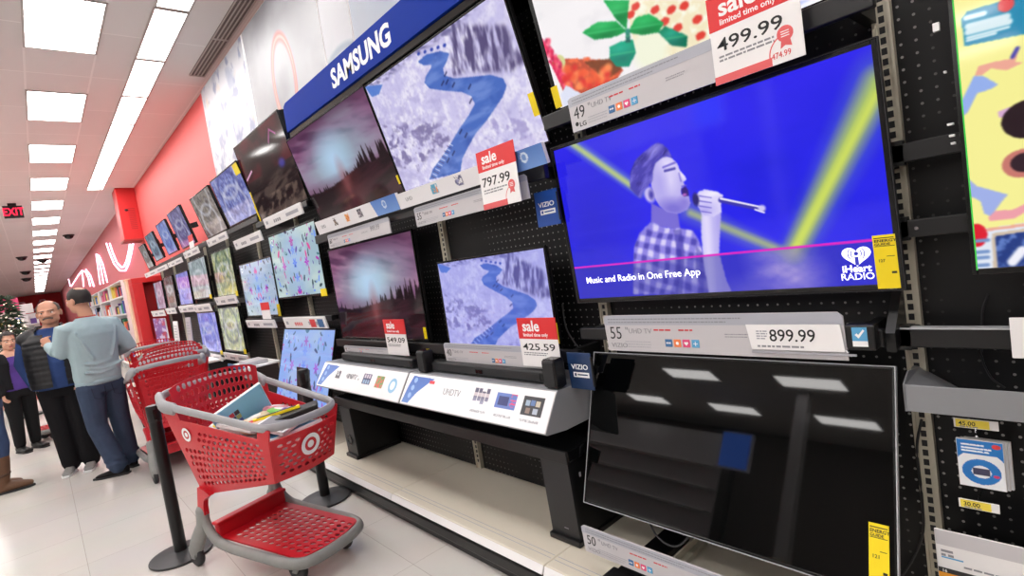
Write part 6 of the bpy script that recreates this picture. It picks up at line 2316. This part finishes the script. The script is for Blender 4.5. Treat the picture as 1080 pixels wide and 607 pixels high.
limb(g, [(-.15, 0, 1.36), Ls, Le, Lw], [.078, .076, .062, .046])
limb(g, [(.15, 0, 1.36), Rs, Re, Rw], [.078, .076, .062, .046])
sh = body_obj('shirt', remesh(g, .010, 4), fabric('shirt_blue', 54, 76, 128, .12), p)
cl = MB()
for sg in (-1, 1):
    cl.add([(sg * .02, .085, 1.40), (sg * .088, .035, 1.455), (sg * .095, -.03, 1.475), (sg * .115, -.02, 1.435), (sg * .085, .085, 1.385)], [(0, 1, 4), (1, 2, 3, 4)])
obj('collar', cl, fabric('collar_navy', 38, 52, 96), sh, False, None, .008)
v = MB()
rings = []
for k in range(27):
    z = .88 + k * (1.44 - .88) / 26
    t_ = (z - .88) / .56
    q = .012 * abs(math.sin(z * 2 * PI / .105))
    a = .212 + .012 * math.sin(t_ * 3) if z < 1.34 else .215 - (z - 1.34) * .95
    d_ = .185 - .04 * max(0, t_ - .5) if z < 1.36 else .162 - (z - 1.36) * .6
    rings.append((z, 0, .025 * (1 - t_) , a + q, d_ + q))
torso(v, rings, 28)
for sg in (-1, 1):
    limb(v, [(sg * .09, -.005, 1.385), (sg * .175, -.005, 1.365)], [.088, .092])
vm = body_obj('quilted_vest', remesh(v, .011, 2), mat('vest_black', rgb(24, 24, 28), .5, var=.2, scale=30), p,
              lambda c: not (c.y > .02 and abs(c.x + .03) < .055 + .05 * max(0, c.z - 1.2)) and c.z > .885 and not (c.z > 1.40 and c.y > .0 and abs(c.x) < .10))
vc = MB().tube([(.10 * math.cos(a), -.005 + .085 * math.sin(a), 1.455) for a in np.linspace(PI * .88, 2.12 * PI, 15)], .018, .032, n=8, round_caps=True)
obj('vest_collar', vc, mat('vest_collar_black', rgb(30, 30, 34), .6), vm, True)
j = MB()
torso(j, [(.78, 0, .0, .168, .122), (.85, 0, .01, .178, .138), (.92, 0, .015, .172, .145)])
limb(j, [(.088, 0, .85), (.062, .025, .47), (.045, .0, .09)], [.112, .088, .080])
limb(j, [(-.088, 0, .85), (-.112, .03, .47), (-.115, .02, .09)], [.112, .088, .080])
tro = body_obj('trousers', remesh(j, .010, 4), fabric('trousers_black', 26, 25, 28), p)
obj('belt', MB().tube([(.174 * math.cos(a), .012 + .143 * math.sin(a), .925) for a in np.linspace(0, 2 * PI, 37)[:-1]], .006, .018, closed=True, n=8), 'black', tro, True)
shoe(p, (.045, -.07, 0), (.075, .22, 0), fabric('shoe_grey', 150, 148, 146, .2, 40), 'inkwhite')
shoe(p, (-.115, -.05, 0), (-.10, .24, 0), fabric('shoe_grey_b', 150, 148, 146, .2, 40), 'inkwhite')

# ---- woman behind, dark hair, purple top under a black jacket
p = person('woman with dark tied hair in purple top and black jacket, far left', -.30, 8.9, .55, -1)
HT = Matrix.Translation((0, .02, 1.26)) @ Matrix.Rotation(-.25, 4, 'Z') @ Matrix.Rotation(-.12, 4, 'X')
b = MB()
torso(b, [(.72, 0, 0, .14, .10), (.84, 0, 0, .15, .105), (.98, 0, 0, .125, .09), (1.08, 0, .01, .14, .115), (1.17, 0, 0, .145, .095), (1.22, 0, 0, .10, .07), (1.25, 0, 0, .055, .05)])
b.tube([(0, -.005, 1.20), (0, .0, 1.26), (0, .012, 1.31)], [.05, .046, .046], up=(0, 1, 0), n=14, round_caps=True)
head_parts(b, HT, .93)
Rs, Re, Rw = (.16, 0, 1.17), (.20, -.03, .95), (.19, .08, .76)
Ls, Le, Lw = (-.16, 0, 1.17), (-.20, -.03, .95), (-.19, .08, .76)
limb(b, [Ls, Le, Lw], [.042, .036, .026])
limb(b, [Rs, Re, Rw], [.042, .036, .026])
hand(b, Vector(Lw), (.05, .2, -1), (1, 0, 0), .4, 1, .9)
hand(b, Vector(Rw), (-.05, .2, -1), (-1, 0, 0), .4, -1, .9)
limb(b, [(.08, 0, .78), (.08, .02, .42), (.08, .0, .08)], [.08, .055, .038])
limb(b, [(-.08, 0, .78), (-.08, .02, .42), (-.08, .0, .08)], [.08, .055, .038])
body_obj('body', remesh(b, .008, 3), SKIN2, p)
eyes(p, HT, .93)
skull(p, HT, .93, lambda c: not (c.y > .048 and c.z < .19) and not (c.y > .02 and c.z < .12), HAIRD, 1.08,
      extra=lambda mb: mb.ell((0, -.12, .12), .045, .05, .05, 14, 10, 0, HT))
for sg in (-1, 1):
    obj('eyebrow', MB().tube([(sg * .048, .074, .122), (sg * .03, .088, .128), (sg * .014, .09, .124)], .003, .004, n=6, T=HT, round_caps=True), HAIRD, p, True)
obj('lips', MB().ell((0, .082, .042), .019, .008, .008, 12, 8, 0, HT), mat('lips', rgb(170, 70, 76), .5), p, True)
g = MB()
torso(g, [(.76, 0, 0, .162, .118), (.86, 0, 0, .165, .12), (.98, 0, 0, .145, .105), (1.08, 0, .012, .156, .130), (1.15, 0, .005, .155, .112), (1.19, 0, -.005, .11, .08)])
body_obj('top', remesh(g, .010, 4), fabric('top_purple', 92, 66, 146), p)
g = MB()
torso(g, [(.78, 0, -.005, .176, .132), (.98, 0, -.006, .168, .122), (1.10, 0, .0, .175, .142), (1.18, 0, -.005, .16, .11), (1.225, 0, -.01, .09, .075)])
limb(g, [(-.12, 0, 1.16), Ls, Le, Lw], [.068, .064, .055, .046])
limb(g, [(.12, 0, 1.16), Rs, Re, Rw], [.068, .064, .055, .046])
body_obj('jacket', remesh(g, .010, 4), fabric('jacket_black', 28, 27, 30), p, lambda c: not (c.y > .02 and abs(c.x) < .085))
j = MB()
torso(j, [(.68, 0, 0, .15, .11), (.76, 0, 0, .158, .114), (.82, 0, 0, .152, .11)])
limb(j, [(.08, 0, .75), (.08, .02, .42), (.08, .0, .10)], [.095, .070, .056])
limb(j, [(-.08, 0, .75), (-.08, .02, .42), (-.08, .0, .10)], [.095, .070, .056])
body_obj('trousers', remesh(j, .010, 4), fabric('leggings_black', 24, 24, 26), p)
shoe(p, (.08, -.06, 0), (.09, .18, 0), 'black', 'rubber')
shoe(p, (-.08, -.06, 0), (-.09, .18, 0), 'black', 'rubber')

# ---- person cut by the left edge: black sleeve, jeans, brown boots
p = person('person at the left edge in black jacket, blue jeans and brown boots', -.47, 7.02, 1, -.12)
HT = Matrix.Translation((0, .03, 1.42)) @ Matrix.Rotation(-.2, 4, 'Z')
b = MB()
torso(b, [(.80, 0, 0, .14, .10), (.92, 0, 0, .155, .105), (1.08, 0, 0, .13, .09), (1.20, 0, .01, .145, .115), (1.31, 0, 0, .155, .095), (1.37, 0, 0, .10, .07), (1.40, 0, 0, .055, .05)])
b.tube([(0, -.005, 1.35), (0, .0, 1.42), (0, .014, 1.47)], [.052, .048, .048], up=(0, 1, 0), n=14, round_caps=True)
head_parts(b, HT, .97)
Rs, Re, Rw = (.165, 0, 1.32), (.215, .0, 1.06), (.20, .06, .83)
Ls, Le, Lw = (-.165, 0, 1.32), (-.20, .0, 1.06), (-.19, .04, .83)
limb(b, [Ls, Le, Lw], [.044, .038, .027])
limb(b, [Rs, Re, Rw], [.044, .038, .027])
hand(b, Vector(Lw), (.1, .25, -.95), (1, .1, 0), .5, 1, .92)
hand(b, Vector(Rw), (-.1, .25, -.95), (-1, .1, 0), .5, -1, .92)
limb(b, [(.085, 0, .85), (.09, .05, .45), (.10, .02, .08)], [.085, .06, .042])
limb(b, [(-.085, 0, .85), (-.09, .0, .45), (-.10, -.09, .08)], [.085, .06, .042])
body_obj('body', remesh(b, .008, 3), SKIN2, p)
eyes(p, HT, .97)
skull(p, HT, .97, lambda c: not (c.y > .045 and c.z < .185) and not (c.y > .025 and c.z < .10), HAIRD, 1.09,
      extra=lambda mb: mb.tube([(0, -.07, .12), (0, -.10, .0), (0, -.09, -.12)], [.07, .075, .05], [.04, .04, .03], up=(0, 1, 0), n=12, T=HT, round_caps=True))
g = MB()
torso(g, [(.86, 0, 0, .168, .122), (.98, 0, 0, .165, .12), (1.10, 0, 0, .155, .115), (1.22, 0, .012, .168, .138), (1.31, 0, .0, .172, .115), (1.37, 0, -.005, .10, .08), (1.41, 0, 0, .07, .062)])
limb(g, [(-.12, 0, 1.31), Ls, Le, Lw], [.070, .068, .058, .045])
limb(g, [(.12, 0, 1.31), Rs, Re, Rw], [.070, .068, .058, .045])
body_obj('jacket', remesh(g, .010, 4), fabric('jacket_charcoal', 30, 28, 32), p)
j = MB()
torso(j, [(.78, 0, 0, .155, .115), (.86, 0, 0, .165, .12), (.93, 0, 0, .156, .112)])
limb(j, [(.085, 0, .85), (.09, .05, .45), (.10, .025, .28)], [.105, .078, .068])
limb(j, [(-.085, 0, .85), (-.09, .0, .45), (-.10, -.06, .28)], [.105, .078, .068])
body_obj('jeans', remesh(j, .010, 4), fabric('denim_mid', 62, 78, 112, .2, 14), p)
BOOT = mat('boot_brown', rgb(104, 72, 50), .6, var=.2, scale=18, bump=.3)
for x, y in ((.10, .02), (-.10, -.085)):
    s_ = MB()
    s_.tube([(x, y, .05), (x, y, .12), (x, y + .005, .2), (x, y + .008, .30), (x, y + .008, .345)], [.046, .052, .066, .078, .080], [.05, .058, .068, .078, .080], up=(0, 1, 0), n=16, round_caps=False)
    s_.tube([(x, y - .045, .05), (x, y + .04, .055), (x, y + .12, .048), (x, y + .185, .04)], [.042, .045, .047, .036], [.05, .05, .042, .03], up=(0, 0, 1), n=14, round_caps=True)
    bo = body_obj('boot', remesh(s_, .009, 3), BOOT, p)
    so = MB().prism([(x + a, y + q) for a, q in ((.035, -.085), (.045, .0), (.05, .10), (.04, .19), (0, .22), (-.04, .19), (-.05, .10), (-.045, 0), (-.035, -.085))], .001, .02)
    obj('sole', so, 'rubber', bo)
    obj('strap', MB().tube([(x + .064 * math.cos(a), y + .003 + .066 * math.sin(a), .17 + .015 * math.sin(a)) for a in np.linspace(0, 2 * PI, 21)[:-1]], .006, .012, closed=True, n=8), mat('boot_strap', rgb(80, 54, 38), .6), bo, True)

# ------------------------------------------------------------------ render look
w = bpy.data.worlds.new('world')
w.use_nodes = True
w.node_tree.nodes['Background'].inputs['Color'].default_value = (.5, .5, .5, 1)
w.node_tree.nodes['Background'].inputs['Strength'].default_value = .3
sc.world = w
sc.view_settings.view_transform = 'Standard'
sc.view_settings.look = 'None'
sc.view_settings.gamma = 1
sc.view_settings.use_curve_mapping = False
sc.view_settings.exposure = 0.0
sc.cycles.max_bounces = 8
sc.cycles.use_denoising = True
